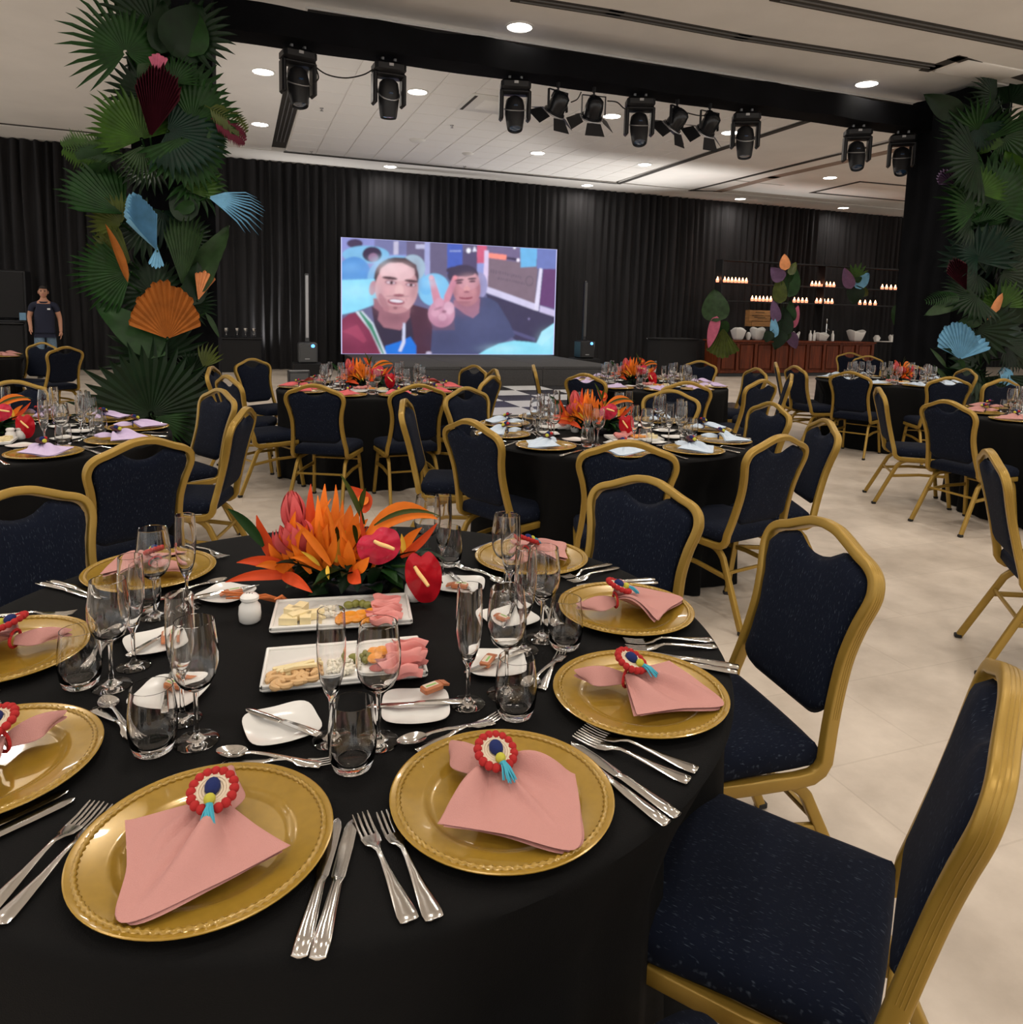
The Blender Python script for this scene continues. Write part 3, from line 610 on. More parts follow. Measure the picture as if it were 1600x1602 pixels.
# column loudspeakers on road cases
def column_speaker(u, v, zb, lab, lab2, colr):
    p = W(u, v, 0)
    solo('road_case', MB().box((0, 0, zb / 2), (.62, .6, zb), bev=.015), 'dark_box', lab2, 'case', 'cases under the column loudspeakers', p, (0, 0, RA))
    t = thing('column_loudspeaker', lab, 'loudspeaker', p + Vector((0, 0, zb)), RA, 'column loudspeakers beside the screen')
    part('subwoofer', MB().box((0, 0, .225), (.40, .42, .45), bev=.03), colr, t)
    part('grille', MB().box((0, -.214, .19), (.34, .012, .32), bev=.005), colr, t)
    part('led', MB().lathe([(0, .006), (.035, .005), (.04, 0)], 14, (.10, -.213, .38), (0, -1, 0)), 'led_blue', t)
    part('badge', MB().box((-.02, -.222, .10), (.10, .008, .018)), 'pale_metal', t)
    part('column', MB().box((0, .06, .45 + .75), (.085, .10, 1.5), bev=.015), 'grey_plastic' if colr == 'grey_plastic' else 'black_gloss', t)
    part('column_grille', MB().box((0, .006, .45 + .78), (.06, .012, 1.36), bev=.004), 'pale_metal' if colr == 'grey_plastic' else 'grey_plastic', t)
    part('socket', MB().box((0, .06, .455), (.13, .15, .03), bev=.01), 'black_plastic', t)
column_speaker(1.40, 16.9, .27, 'pale slim column loudspeaker left of the screen with blue light', 'low dark case under the left column loudspeaker', 'grey_plastic')
column_speaker(8.28, 17.2, .37, 'dark slim column loudspeaker right of the screen with blue light', 'low dark case under the right column loudspeaker', 'black_plastic')
# black counter with four small trophies, left of the screen
cb = at_z(374, 577, 0)
cu, cv = uv_of(cb); cv = 17.95
t = thing('black_counter', 'black boxy counter against the drape right of the left palm column', 'counter', W(cu, cv, 0), RA)
part('body', MB().box((0, 0, .37), (.96, .5, .74), bev=.01), 'dark_box', t); part('top', MB().box((0, 0, .755), (1.02, .56, .03), bev=.008), 'black_plastic', t)
for k, xx in enumerate((354, 371, 384, 397)):
    p = at_v(xx, 526, cv - .02); 
    tt = thing('trophy', ('small silver trophy, %s of four on the black counter' % ('leftmost', 'second from left', 'third from left', 'rightmost')[k]), 'trophy', (p.x, p.y, .77), RA, 'trophies on the black counter')
    part('base', MB().box((0, 0, .03), (.07, .07, .06), bev=.008), 'black_gloss', tt)
    part('cup', MB().lathe([(.0, .06), (.012, .06), (.012, .10), (.045, .15), (.05, .21), (.042, .21), (.036, .16), (0, .12)], 12), 'silver_trophy', tt)
# small black monitor / white props behind the red-napkin table
p = at_z(436, 590, .55); p = W(*uv_of(at_z(437, 607, 0)), 0)
t = thing('floor_monitor', 'small black floor monitor behind the red napkin table', 'loudspeaker', W(.95, 13.3, 0), RA)
part('body', MB().box((0, 0, .2), (.36, .34, .40), bev=.02), 'black_plastic', t); part('grille', MB().box((0, -.175, .2), (.30, .01, .32), bev=.004), 'grey_plastic', t); part('rim', MB().box((0, -.12, .405), (.34, .06, .01)), 'pale_metal', t)
# dark equipment box behind the person
t = thing('equipment_rack', 'black equipment case at far left behind the standing man', 'case', W(*uv_of(at_z(4, 585.5, 0)), 0), RA)
part('body', MB().box((0, .1, .5), (.9, .6, 1.0), bev=.02), 'dark_box', t); part('lid', MB().box((0, .1, 1.03), (.92, .62, .06), bev=.02), 'black_plastic', t); part('latch', MB().box((0, -.21, .95), (.08, .02, .1)), 'black_plastic', t)
# stacked loudspeaker behind, at the very left edge
t = thing('stacked_loudspeaker', 'tall black loudspeaker stack cut by the left frame edge', 'loudspeaker', W(*uv_of(at_z(-4, 590, 0)), 0) + Vector((-.1, .6, 0)), RA)
part('lower_cabinet', MB().box((0, .2, .55), (.6, .6, 1.1), bev=.02), 'black_plastic', t); part('upper_cabinet', MB().box((0, .2, 1.6), (.6, .5, .95), bev=.02), 'black_plastic', t); part('grille', MB().box((0, -.06, 1.6), (.54, .02, .88), bev=.006), 'dark_box', t)
# ================================================================== bar
BU0, BU1, BV, BH = 11.36, 16.35, 15.75, .92
def bl(u, v, z): return Vector((u, v, z))
b = thing('bar_counter', 'long reddish wooden bar with framed panels at the far right', 'bar', W(BU0, BV, 0), RA)
bw = BU1 - BU0
part('body', MB().box((bw / 2, .36, BH / 2 - .02), (bw, .6, BH - .04)), 'bar_wood', b, False)
part('top', MB().box((bw / 2, .33, BH - .02), (bw + .1, .76, .045), bev=.01), 'bar_wood', b)
part('plinth', MB().box((bw / 2, .05, .04), (bw, .06, .08)), 'black_plastic', b, False)
for k in range(9):
    x0 = bw * (k + .5) / 9; part('panel', MB().box((x0, .045, .50), (bw / 9 - .16, .035, .62), bev=.014), 'bar_wood', b)
for k in range(10):
    part('stile', MB().box((bw * k / 9, .04, .49), (.09, .05, .80), bev=.008), 'bar_wood', b)
part('rail', MB().box((bw / 2, .04, .86), (bw, .05, .06), bev=.008).box((bw / 2, .04, .12), (bw, .05, .07), bev=.008), 'bar_wood', b)
# black shelf rack with rows of candles
BVS = 16.9
rk = thing('shelf_rack', 'black open shelf rack behind the bar carrying candles', 'shelf', W(11.9, BVS, 0), RA)
def rel(p): u, v = uv_of(p); return (u - 11.9, v - BVS, p.z)
uL, uR = uv_of(at_v(1122, 480, BVS))[0] - 11.9, uv_of(at_v(1425, 480, BVS))[0] - 11.9
ztop = at_v(1270, 415, BVS).z; zs1 = at_v(1270, 449, BVS).z; zs2 = at_v(1290, 476, BVS).z
for x in (uL, (uL + uR) / 2, uR): part('upright', MB().box((x, 0, ztop / 2), (.04, .3, ztop)), 'shelf_black', rk, False)
for nm, z in (('top_rail', ztop), ('shelf', zs1), ('shelf', zs2)): part(nm, MB().box(((uL + uR) / 2, 0, z), (uR - uL, .32, .03)), 'shelf_black', rk, False)
cup = MB().lathe([(0, .0), (.026, .0), (.032, .055), (.029, .055), (.024, .006), (0, .006)], 10).mesh('cup', 'wax'); flm = MB().lathe([(0, .03), (.014, .045), (.018, .065), (.009, .10), (0, .125)], 8).mesh('flame', 'flame')
for (x0, x1, z, n, nm) in [(1121, 1166, zs1, 9, 'upper left'), (1269, 1303, zs1, 7, 'upper middle'), (1379, 1413, zs1, 6, 'upper right'), (1177, 1206, zs2, 6, 'lower left'), (1243, 1262, zs2, 4, 'lower second'), (1278, 1302, zs2, 5, 'lower third'), (1346, 1370, zs2, 4, 'lower right')]:
    for k in range(n):
        xx = x0 + (x1 - x0) * k / max(1, n - 1); p = at_v(xx, 460, BVS - .05); c = thing('candle', 'small lit tea light in the %s row on the bar shelf rack' % nm, 'candle', (p.x, p.y, z + .015), 0, 'candles %s' % nm)
        raw('cup', cup, c); raw('flame', flm, c); c.scale = (1.5, 1.5, 1.25)
# wooden crate on its stand
p = at_v(1184, 512, 16.75); cr = thing('wooden_crate', 'pale wooden slatted crate behind the bar bowls', 'crate', (p.x, p.y, BH + .0), RA)
for k in range(3): part('slat', MB().box(((.05, -.04, -.04)[k], -.14, .42 + .15 * k), (.68, .02, .135), bev=.004), 'crate_wood', cr)
part('lettering', MB().box((-.05, -.153, .73), (.30, .004, .018)).box((-.05, -.153, .60), (.36, .004, .018)).box((.03, -.153, .56), (.30, .004, .014)), 'black_lettering', cr)
for s in (-1, 1): part('side', MB().box((s * .30, 0, .57), (.02, .26, .44), bev=.004), 'crate_wood', cr)
part('stand', MB().box((0, 0, .17), (.56, .26, .34)), 'shelf_black', cr, False)
solo('serving_shelf', room_box(11.4, 14.2, 16.45, 17.05, BH - .08, BH - .03), 'shelf_black', 'dark back counter behind the bar under the shelf rack', 'counter', smooth=False)
def bowl(x, y, w, h, lab, twist=0):
    p = at_v(x, y, BV + .38); r = w / 2 * p.y / F_PX; hh = h * p.y / F_PX
    def f(s, q):
        a = s * 2 * PI; rr = (.55 + .45 * q ** .8) * r; sq = 1 / max(abs(math.cos(a)), abs(math.sin(a))) ** .55
        return Vector((rr * math.cos(a) * sq, rr * math.sin(a) * sq * .8, q * hh + .04 * math.sin(a * 2 + twist) * q))
    m = MB().grid(f, 24, 8, closeu=True); m.add([f(i / 24, 0) for i in range(24)], [tuple(range(24))])
    o = solo('serving_bowl', m, 'porcelain', lab, 'bowl', 'white bowls on the bar', (p.x, p.y, BH + .003), (0, 0, RA)); md = o.modifiers.new('wall', 'SOLIDIFY'); md.thickness = .006; return o
bowl(1154, 530, 22, 17, 'large white square bowl on the bar nearest the pink leaf'); bowl(1170, 531, 8, 10, 'small white bowl between two large bowls on the bar'); bowl(1184, 531, 22, 18, 'large white square bowl below the wooden crate', 1); bowl(1245, 531, 10, 12, 'white bowl partly behind the purple leaf on the bar', 2)
bowl(1283, 531, 24, 11, 'wide low white bowl between bottles and taps on the bar', .5); bowl(1338, 532, 26, 16, 'large slanted white bowl right of the tap', 1.5); bowl(1371, 533, 10, 8, 'small white cup bowl at the right end of the bar', .3); bowl(1394, 533, 9, 9, 'rightmost small white bowl on the bar', .9)
for x, lab in ((1267, 'left white bottle standing on the bar'), (1273, 'right white bottle of the pair on the bar'), (1302, 'white bottle tilted beside the bar tap')):
    p = at_v(x, 531, BV + .36); bo = thing('bottle', lab, 'bottle', (p.x, p.y, BH + .003), 0, 'white bottles on the bar'); part('body', MB().lathe([(0, 0), (.04, 0), (.042, .02), (.042, .17), (.02, .22), (.016, .25), (0, .25)], 14), 'porcelain', bo); part('cap', MB().lathe([(0, .25), (.018, .25), (.018, .28), (0, .28)], 10), 'trim_white', bo)
p = at_v(1291, 531, BV + .5); tp = thing('bar_tap', 'slim steel tap standing in the middle of the bar', 'tap', (p.x, p.y, BH + .003), RA)
part('column', MB().lathe([(0, 0), (.05, 0), (.05, .02), (.02, .04), (.018, .46), (0, .47)], 12), 'steel', tp); part('spout', MB().tube([(0, 0, .30), (0, -.07, .32), (0, -.11, .28)], .012, 8), 'steel', tp); part('handle', MB().lathe([(.008, .46), (.006, .5), (.018, .52), (.012, .60), (0, .61)], 10), 'steel', tp)
p = at_v(1385, 534, BV + .2); solo('serving_tray', MB().box((0, 0, .012), (.55, .3, .02), bev=.006), 'porcelain', 'flat white tray at the right end of the bar', 'tray', None, (p.x, p.y, BH + .003), (0, 0, RA))
# low dark cabinet left of the bar
p = at_z(1070, 588, 0); solo('side_cabinet', MB().box((0, 0, .45), (1.1, .6, .9), bev=.01).box((0, 0, .915), (1.16, .66, .03), bev=.006), 'dark_box', 'low black cabinet standing just left of the wooden bar', 'cabinet', None, W(10.5, 16.6, 0), (0, 0, RA))
# ================================================================== standing man
def skin_mesh(name, V, E, Rr, sub=2, root=0):
    me = bpy.data.meshes.new(name); me.from_pydata(V, E, []); o = bpy.data.objects.new(name, me); COL.objects.link(o)
    md = o.modifiers.new('skin', 'SKIN'); md.use_smooth_shade = True
    if not me.skin_vertices: me.skin_vertices.new() if hasattr(me.skin_vertices, 'new') else None
    for i, r in enumerate(Rr):
        r2 = r if isinstance(r, tuple) else (r, r); me.skin_vertices[0].data[i].radius = r2; me.skin_vertices[0].data[i].use_root = (i == root)
    s = o.modifiers.new('sub', 'SUBSURF'); s.levels = sub; s.render_levels = sub
    dg = bpy.context.evaluated_depsgraph_get(); dg.update(); ev = o.evaluated_get(dg); m2 = bpy.data.meshes.new_from_object(ev)
    bpy.data.objects.remove(o); m2.name = name
    for f in m2.polygons: f.use_smooth = True
    return m2
mp_ = at_z(74, 590, 0)
man = thing('person', 'man in navy polo shirt and jeans standing at far left', 'person', mp_, math.atan2(-mp_.x, mp_.y) * .9)
V = [(0, 0, .94), (0, .01, 1.10), (0, .01, 1.30), (0, .0, 1.44), (0, -.01, 1.52), (0, -.02, 1.60),
     (-.10, .0, 1.41), (-.19, 0, 1.40), (-.25, .02, 1.16), (-.225, -.13, .99), (-.22, -.18, .94),
     (.10, .0, 1.41), (.19, 0, 1.40), (.255, .03, 1.15), (.265, -.03, .93), (.265, -.05, .87),
     (-.09, 0, .88), (-.10, -.12, .50), (-.10, -.10, .10), (-.11, -.24, .035),
     (.09, 0, .88), (.11, .0, .49), (.11, .10, .10), (.12, -.02, .035)]
E_ = [(0, 1), (1, 2), (2, 3), (3, 4), (4, 5), (3, 6), (6, 7), (7, 8), (8, 9), (9, 10), (3, 11), (11, 12), (12, 13), (13, 14), (14, 15), (0, 16), (16, 17), (17, 18), (18, 19), (0, 20), (20, 21), (21, 22), (22, 23)]
Rr = [(.15, .105), (.15, .11), (.165, .11), (.10, .075), .055, .052, .07, .062, .045, .032, .034, .07, .062, .045, .032, .034, .09, .062, .042, .035, .09, .062, .042, .035]
body = raw('body', skin_mesh('body', V, E_, Rr), man); body.data.materials.append(MATS['skin'])
shV = V[:4] + [V[6], V[7], (-.225, .01, 1.26), V[11], V[12], (.225, .015, 1.26), (0, 0, .87)]
sm = skin_mesh('polo_shirt', shV, [(10, 0), (0, 1), (1, 2), (2, 3), (3, 4), (4, 5), (5, 6), (3, 7), (7, 8), (8, 9)], [(.185, .135), (.185, .145), (.195, .135), (.115, .09), .076, .068, .062, .076, .068, .062, (.190, .140)], 2, 0)
o = raw('polo_shirt', sm, man); o.data.materials.append(MATS['polo_navy'])
part('collar', MB().tube([(.085 * math.cos(a), -.005 + .075 * math.sin(a), 1.475 - .02 * (math.sin(a) < 0) * abs(math.sin(a))) for a in [2 * PI * i / 16 for i in range(16)]], .016, 6, True), 'polo_navy', o)
part('badge', MB().box((.085, -.142, 1.33), (.05, .006, .03), (0.1, 0, 0)), 'polo_badge', o)
jV = [V[0], V[16], V[17], (-.10, -.10, .10), V[20], V[21], (.11, .10, .10), (0, 0, 1.02)]
jm = skin_mesh('jeans', jV, [(0, 1), (1, 2), (2, 3), (0, 4), (4, 5), (5, 6), (0, 7)], [(.165, .12), .108, .085, .068, .108, .085, .068, (.155, .11)], 2, 0); o = raw('jeans', jm, man); o.data.materials.append(MATS['denim'])
for s in (-1, 1):
    fx, fy = (-.105, -.16) if s < 0 else (.115, .04)
    part('shoe', MB().ball((fx, fy, .045), (.05, .135, .045), 14, 8).box((fx, fy, .012), (.09, .25, .024), bev=.01), 'shoe', man)
hd = MB(); 
def headf(s, q):
    a = s * 2 * PI; t_ = q * PI; x = .078 * math.sin(t_) * math.cos(a); y = .098 * math.sin(t_) * math.sin(a); z = .122 * math.cos(t_)
    if z < 0: x *= 1 + z * 2.0; y *= 1 + z * .9 if y > 0 else 1 + z * .2
    if y < 0: # face: brow, nose, chin
        nx = math.exp(-(x / .014) ** 2); y -= .022 * nx * math.exp(-((z + .012) / .025) ** 2); y += .008 * math.exp(-((abs(x) - .033) / .016) ** 2) * math.exp(-((z - .012) / .013) ** 2); y -= .008 * math.exp(-(x / .03) ** 2) * math.exp(-((z + .095) / .02) ** 2); y -= .006 * math.exp(-(x / .026) ** 2) * math.exp(-((z + .055) / .01) ** 2)
    return Vector((x, y - .025, z + 1.655))
hd.grid(headf, 40, 28, closeu=True)
for s in (-1, 1): hd.ball((s * .080, -.015, 1.65), (.012, .022, .034), 8, 6)
h = part('head', hd, 'skin', man, True, 180)
def hairf(s, q):
    a = s * 2 * PI; t_ = q * PI * .56; f = 1.06; x = .078 * f * math.sin(t_) * math.cos(a); y = .098 * f * math.sin(t_) * math.sin(a); z = .122 * f * math.cos(t_)
    if y < -.03: z = max(z, .062)
    return Vector((x, y - .022, z + 1.657))
part('hair', MB().grid(hairf, 32, 12, closeu=True), 'hair', man, True, 180)
for s in (-1, 1):
    part('eye', MB().ball((s * .032, -.112, 1.665), (.013, .008, .007), 8, 6), 'hair', man); part('eyebrow', MB().box((s * .033, -.119, 1.685), (.036, .008, .007)), 'hair', man)
part('mouth', MB().box((0, -.126, 1.598), (.045, .006, .007), bev=.002), 'dried_pink', man)
for s, base in ((-1, Vector((-.22, -.20, .925))), (1, Vector((.265, -.055, .85)))):
    d0 = Vector((0, -.55, -.8)).normalized() if s < 0 else Vector((0, -.1, -1)).normalized()
    sd = Vector((1, 0, 0)); hb = MB().ball(base, (.032, .026, .045), 10, 7)
    for k, ln in enumerate((.065, .075, .07, .055)):
        o0 = base + d0 * .03 + Vector((0, (-.03 + .02 * k) * .9, 0)); mid = o0 + d0 * ln * .55; tip = mid + (d0 + Vector((-s * .35, -.25, .15))).normalized() * ln * .5
        hb.tube([o0, mid, tip], [.0095, .009, .007], 7)
    o0 = base + Vector((0, -.028, .01)); hb.tube([o0, o0 + Vector((-s * .02, -.025, -.02)), o0 + Vector((-s * .03, -.03, -.05))], [.011, .010, .008], 7)
    part('hand', hb, 'skin', man)
rp = W(*uv_of(at_z(4, 585.5, 0)), 0)
p = at_y(36, 498, rp.y - .05)
ph = thing('control_display', 'small dim bluish display on the black case beside the man', 'monitor', (p.x, p.y, 1.063), RA)
part('foot', MB().box((0, .03, .01), (.12, .10, .02), bev=.005), 'black_plastic', ph); part('case', MB().box((0, 0, .105), (.13, .025, .17), bev=.006), 'black_gloss', ph); part('panel', MB().box((0, -.014, .105), (.11, .004, .145)), 'phone_screen', ph)
# ================================================================== leaves
def frame_to(base, tip, nrm):
    """matrix: local +Y along base->tip, local +Z near nrm"""
    y = (Vector(tip) - Vector(base)); L = y.length; y.normalize(); n = Vector(nrm); z = (n - y * n.dot(y))
    if z.length < 1e-4: z = Vector((0, 0, 1)) - y * y.z
    z.normalize(); x = y.cross(z)
    return Matrix(((x.x, y.x, z.x, base[0]), (x.y, y.y, z.y, base[1]), (x.z, y.z, z.z, base[2]), (0, 0, 0, 1))), L
def fan_mesh(R, spread, nseg, join, tipw=.35, cup=.12, pleat=.03, seed=0, ragged=.06, droop=.15, xs=1.0):
    """pleated palm fan: hub at origin, axis +Y, facing +Z; fingers free beyond join*R"""
    rg = random.Random(seed); m = MB(); th = .0015 * (1 if R < .3 else 1.6)
    def P(r, a, w):  # w: pleat phase
        z = cup * r * r / R - pleat * r * w + .0; q = abs(a) / (spread / 2 + 1e-6)
        z -= droop * R * max(0, r / R - join) ** 2 * (1 + q)
        return Vector((r * math.sin(a) * xs, r * math.cos(a), z))
    for i in range(nseg):
        a0 = -spread / 2 + spread * i / nseg; a1 = -spread / 2 + spread * (i + 1) / nseg; am = (a0 + a1) / 2
        edge = .72 + .28 * math.cos(am / spread * 2.0) ; rt = R * edge * (1 + rg.uniform(-ragged, ragged)); rj = join * R * edge
        k = [.04 * R, .35 * rj, .7 * rj, rj]; vs = []
        for r in k: vs += [P(r, a0, 0), P(r, am, 1), P(r, a1, 0)]
        s = tipw; h = (a1 - a0) / 2
        r2 = rj + (rt - rj) * .6; vs += [P(r2, am - h * s * 1.15, 0), P(r2, am, 1), P(r2, am + h * s * 1.15, 0)]
        vs.append(P(rt, am + rg.uniform(-.1, .1) * h, .3))
        fs = []
        for j in range(4):
            b = j * 3; fs += [(b, b + 1, b + 4, b + 3), (b + 1, b + 2, b + 5, b + 4)]
        fs += [(12, 13, 15), (13, 14, 15)]
        n = len(vs); m.add(vs, fs); m.add([v - Vector((0, 0, th)) for v in vs], [tuple(reversed(f)) for f in fs])
    return m
def heart_mesh(L, Wd, seed=0, cup=.15, lobe=.12, droop=.25, wav=.02):
    rg = random.Random(seed); m = MB(); n = 14; ph = rg.uniform(0, 6)
    def f(s, q):
        # s across -1..1, q along 0..1
        x = s * 2 - 1; w = Wd / 2 * (math.sin(PI * min(1, q ** .62)) ** .75) if 0 < q < 1 else 0.0
        y = q * L - lobe * L * abs(x) ** 1.5 * (1 - q) ** 2
        z = cup * Wd * abs(x) ** 1.4 * .5 - droop * L * q * q + wav * L * math.sin(q * 9 + ph) * abs(x) + .004 * math.cos(q * 40) * abs(x)
        return Vector((x * w, y, z))
    m.grid(f, 9, n); v0 = list(m.v); nn = len(v0); fs = list(m.f)
    m.add([(a, b, c - .002) for a, b, c in v0], [tuple(reversed(q)) for q in fs]); return m
def frond_mesh(L, wid, nl=14, seed=0, droop=.35, lw=.012):
    rg = random.Random(seed); m = MB()
    def mid(t): return Vector((0, t * L * (1 - .12 * t), -droop * L * t * t))
    m.tube([mid(i / 10) for i in range(11)], [.006 * (1 - .8 * i / 10) for i in range(11)], 5)
    for i in range(nl):
        t = .12 + .86 * i / (nl - 1); o = mid(t); l = wid * (math.sin(PI * (.15 + .8 * t)) ** .7) * rg.uniform(.85, 1.1)
        for s in (-1, 1):
            d = Vector((s * math.cos(.65 - .3 * t), math.sin(.65 - .3 * t), 0)); e = o + d * l + Vector((0, 0, -.25 * l)); c = o + d * l * .5 + Vector((0, 0, .02 * l)); nrm = Vector((-d.y, d.x, 0)) * lw
            m.add([o - nrm * .4, o + nrm * .4, c + nrm, e, c - nrm, o + Vector((0, 0, -.001))], [(0, 1, 2, 4), (4, 2, 3)])
    return m
def spear_mesh(L, Wd, fold=.35, bend=.1, n=9):
    m = MB()
    def f(s, q):
        x = s * 2 - 1; w = Wd / 2 * max(0.001, math.sin(PI * q ** .8)) ** .8; return Vector((x * w, q * L, fold * w * abs(x) - bend * L * q * q))
    m.grid(f, 5, n); v0 = list(m.v); fs = list(m.f); m.add([(a, b, c - .002) for a, b, c in v0], [tuple(reversed(q)) for q in fs]); return m
LEAF_SEED = [0]
def leaf(parent, b, t, v, kind, mt, wid=None, spread=None, nseg=None, join=None, tilt=(0, 0), vt=None, origin=None, nm='palm_leaf', xs=1.0):
    """b,t: base and tip seen at depth v (vt for the tip); tilt turns the blade off the viewer"""
    LEAF_SEED[0] += 1; sd = LEAF_SEED[0]
    B = at_v(b[0], b[1], v); T = at_v(t[0], t[1], v if vt is None else vt)
    view = (Vector((0, 0, CAM_Z)) - B).normalized(); side = view.cross(Vector((0, 0, 1))).normalized()
    rq = random.Random(sd * 7 + 1)
    if nm == 'palm_leaf': tilt = (tilt[0] + rq.uniform(-.45, .45), tilt[1] + rq.uniform(-.15, .55))
    nrm = view + side * tilt[0] + Vector((0, 0, 1)) * tilt[1]
    M, L = frame_to(B, T, nrm); sc = B.y / F_PX
    if kind == 'fan': me = fan_mesh(L, spread or 4.2, int((nseg or 30) * .8), (join or .62) * 1.0, tipw=.34, pleat=.03, cup=.08, ragged=.10, droop=.9, seed=sd, xs=xs)
    elif kind == 'dry': me = fan_mesh(L, spread or 3.0, nseg or 22, join or .93, tipw=.8, cup=.10, pleat=.05 if xs > .6 else .22, seed=sd, ragged=.05, droop=0, xs=xs)
    elif kind == 'heart': me = heart_mesh(L, (wid or 50) * sc, sd)
    elif kind == 'frond': me = frond_mesh(L, (wid or 30) * sc, 16, sd)
    else: me = spear_mesh(L, (wid or 20) * sc)
    o = part(nm, me, mt, parent, True, 22 if kind in ('fan', 'dry') else 60)
    O = Vector(origin) if origin is not None else parent.location
    R = Matrix.Rotation(-parent.rotation_euler.z, 4, 'Z') @ Matrix.Translation(-Vector(parent.location))
    o.matrix_local = R @ M
    # stalk back into the column
    if nm == 'palm_leaf':
        c = parent['_axis'] if '_axis' in parent else None
        if c is not None:
            tgt = Vector((c[0], c[1], max(.1, B.z - .15))); m = MB(); mid = (B + tgt) / 2 + Vector((0, 0, -.03))
            m.tube([B, mid, tgt], [.008, .010, .011], 5); q = raw('stalk', m.mesh('stalk', 'leaf_mid'), o); q.matrix_local = M.inverted()
    return o
colL = thing('palm_column', 'tall column of palm fans with orange and blue dried leaves at left', 'plant decoration', W(-.75, 7.9, 0), RA)
ax = W(-.75, 8.2); colL['_axis'] = (ax.x, ax.y)
VF = 7.72
def LF(*a, **k): return leaf(colL, *a, **k)
# filling fans set deeper, then the ones that read singly
rg = random.Random(11)
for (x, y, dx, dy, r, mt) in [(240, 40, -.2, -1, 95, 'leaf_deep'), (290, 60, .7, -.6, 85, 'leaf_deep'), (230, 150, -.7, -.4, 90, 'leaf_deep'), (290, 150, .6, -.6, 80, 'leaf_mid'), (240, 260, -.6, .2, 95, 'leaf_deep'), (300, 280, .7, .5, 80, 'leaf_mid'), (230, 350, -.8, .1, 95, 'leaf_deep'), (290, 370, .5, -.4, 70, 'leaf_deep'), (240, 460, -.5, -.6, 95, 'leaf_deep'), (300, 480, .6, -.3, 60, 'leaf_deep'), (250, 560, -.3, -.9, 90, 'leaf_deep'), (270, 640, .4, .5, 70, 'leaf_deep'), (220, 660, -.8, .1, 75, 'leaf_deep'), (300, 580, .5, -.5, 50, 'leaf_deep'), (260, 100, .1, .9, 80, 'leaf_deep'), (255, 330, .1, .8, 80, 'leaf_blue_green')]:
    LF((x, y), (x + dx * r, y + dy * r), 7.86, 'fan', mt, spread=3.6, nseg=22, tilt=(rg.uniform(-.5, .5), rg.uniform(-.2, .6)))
LF((197, 82), (178, -18), VF, 'fan', 'leaf_mid', spread=4.9, nseg=34, join=.50, tilt=(-.3, .1))
LF((272, 78), (322, 8), VF + .05, 'heart', 'leaf_deep', wid=75); LF((300, 82), (300, 10), VF + .08, 'heart', 'leaf_mid', wid=52, tilt=(.3, 0)); LF((252, 75), (255, -5), VF + .05, 'heart', 'leaf_deep', wid=40)
LF((222, 218), (172, 138), VF, 'fan', 'leaf_fresh', spread=3.3, nseg=30, join=.72, tilt=(-.2, .1))
LF((300, 190), (352, 140), VF + .05, 'fan', 'leaf_mid', spread=2.8, nseg=24, join=.72)
LF((262, 205), (352, 235), VF - .02, 'fan', 'leaf_blue_green', spread=3.5, nseg=30, join=.76, tilt=(.2, 0))
LF((285, 215), (300, 300), VF - .05, 'fan', 'leaf_mid', spread=2.6, nseg=24, join=.8)
LF((320, 165), (396, 200), VF, 'frond', 'leaf_olive', wid=30); LF((330, 185), (392, 215), VF, 'frond', 'dried_wine', wid=22); LF((325, 200), (352, 240), VF, 'frond', 'leaf_mid', wid=20)
LF((190, 240), (78, 232), VF, 'frond', 'leaf_fresh', wid=36); LF((180, 235), (120, 262), VF, 'frond', 'leaf_mid', wid=30); LF((195, 250), (130, 215), VF, 'frond', 'leaf_mid', wid=28)
LF((235, 215), (254, 102), VF - .1, 'dry', 'dried_wine', spread=1.4, nseg=18, join=.8, tilt=(.4, 0), xs=.55); LF((246, 122), (248, 84), VF - .08, 'dry', 'dried_pink', spread=.9, nseg=5)
LF((222, 228), (228, 290), VF - .12, 'fan', 'leaf_grey_green', spread=2.2, nseg=20, join=.45, tilt=(0, .3))
LF((195, 335), (108, 262), VF, 'fan', 'leaf_mid', spread=2.0, nseg=22, join=.82, tilt=(-.3, .2)); LF((190, 350), (140, 320), VF, 'fan', 'leaf_olive', spread=3.0, nseg=22, join=.7)
LF((246, 392), (206, 305), VF - .14, 'dry', 'dried_blue', spread=1.6, nseg=18, join=.9, tilt=(-.6, .1), xs=.42); LF((246, 385), (243, 420), VF - .12, 'dry', 'dried_blue', spread=.8, nseg=5, join=.8)
LF((325, 308), (418, 330), VF - .05, 'fan', 'dried_blue', spread=1.1, nseg=14, join=.35, tilt=(.3, .3))
LF((200, 442), (171, 348), VF - .1, 'spear', 'dried_orange', wid=16, tilt=(-.5, 0))
LF((205, 425), (110, 440), VF, 'fan', 'leaf_mid', spread=2.2, nseg=24, join=.68, tilt=(-.2, .2)); LF((205, 410), (140, 380), VF + .02, 'fan', 'leaf_olive', spread=1.8, nseg=18, join=.85)
LF((308, 448), (345, 345), VF, 'heart', 'leaf_grey_green', wid=48, tilt=(.4, 0)); LF((285, 448), (290, 335), VF - .03, 'fan', 'leaf_grey_green', spread=.75, nseg=14, join=.8); LF((300, 470), (315, 410), VF - .05, 'heart', 'leaf_deep', wid=40); LF((296, 300), (330, 255), VF, 'fan', 'leaf_fresh', spread=2.5, nseg=20, join=.7)
LF((262, 530), (258, 441), VF - .16, 'dry', 'dried_orange', spread=2.6, nseg=16, join=.94, tilt=(0, -.2), xs=.70)
LF((246, 548), (150, 466), VF - .1, 'heart', 'leaf_mid', wid=52, tilt=(-.2, .3))
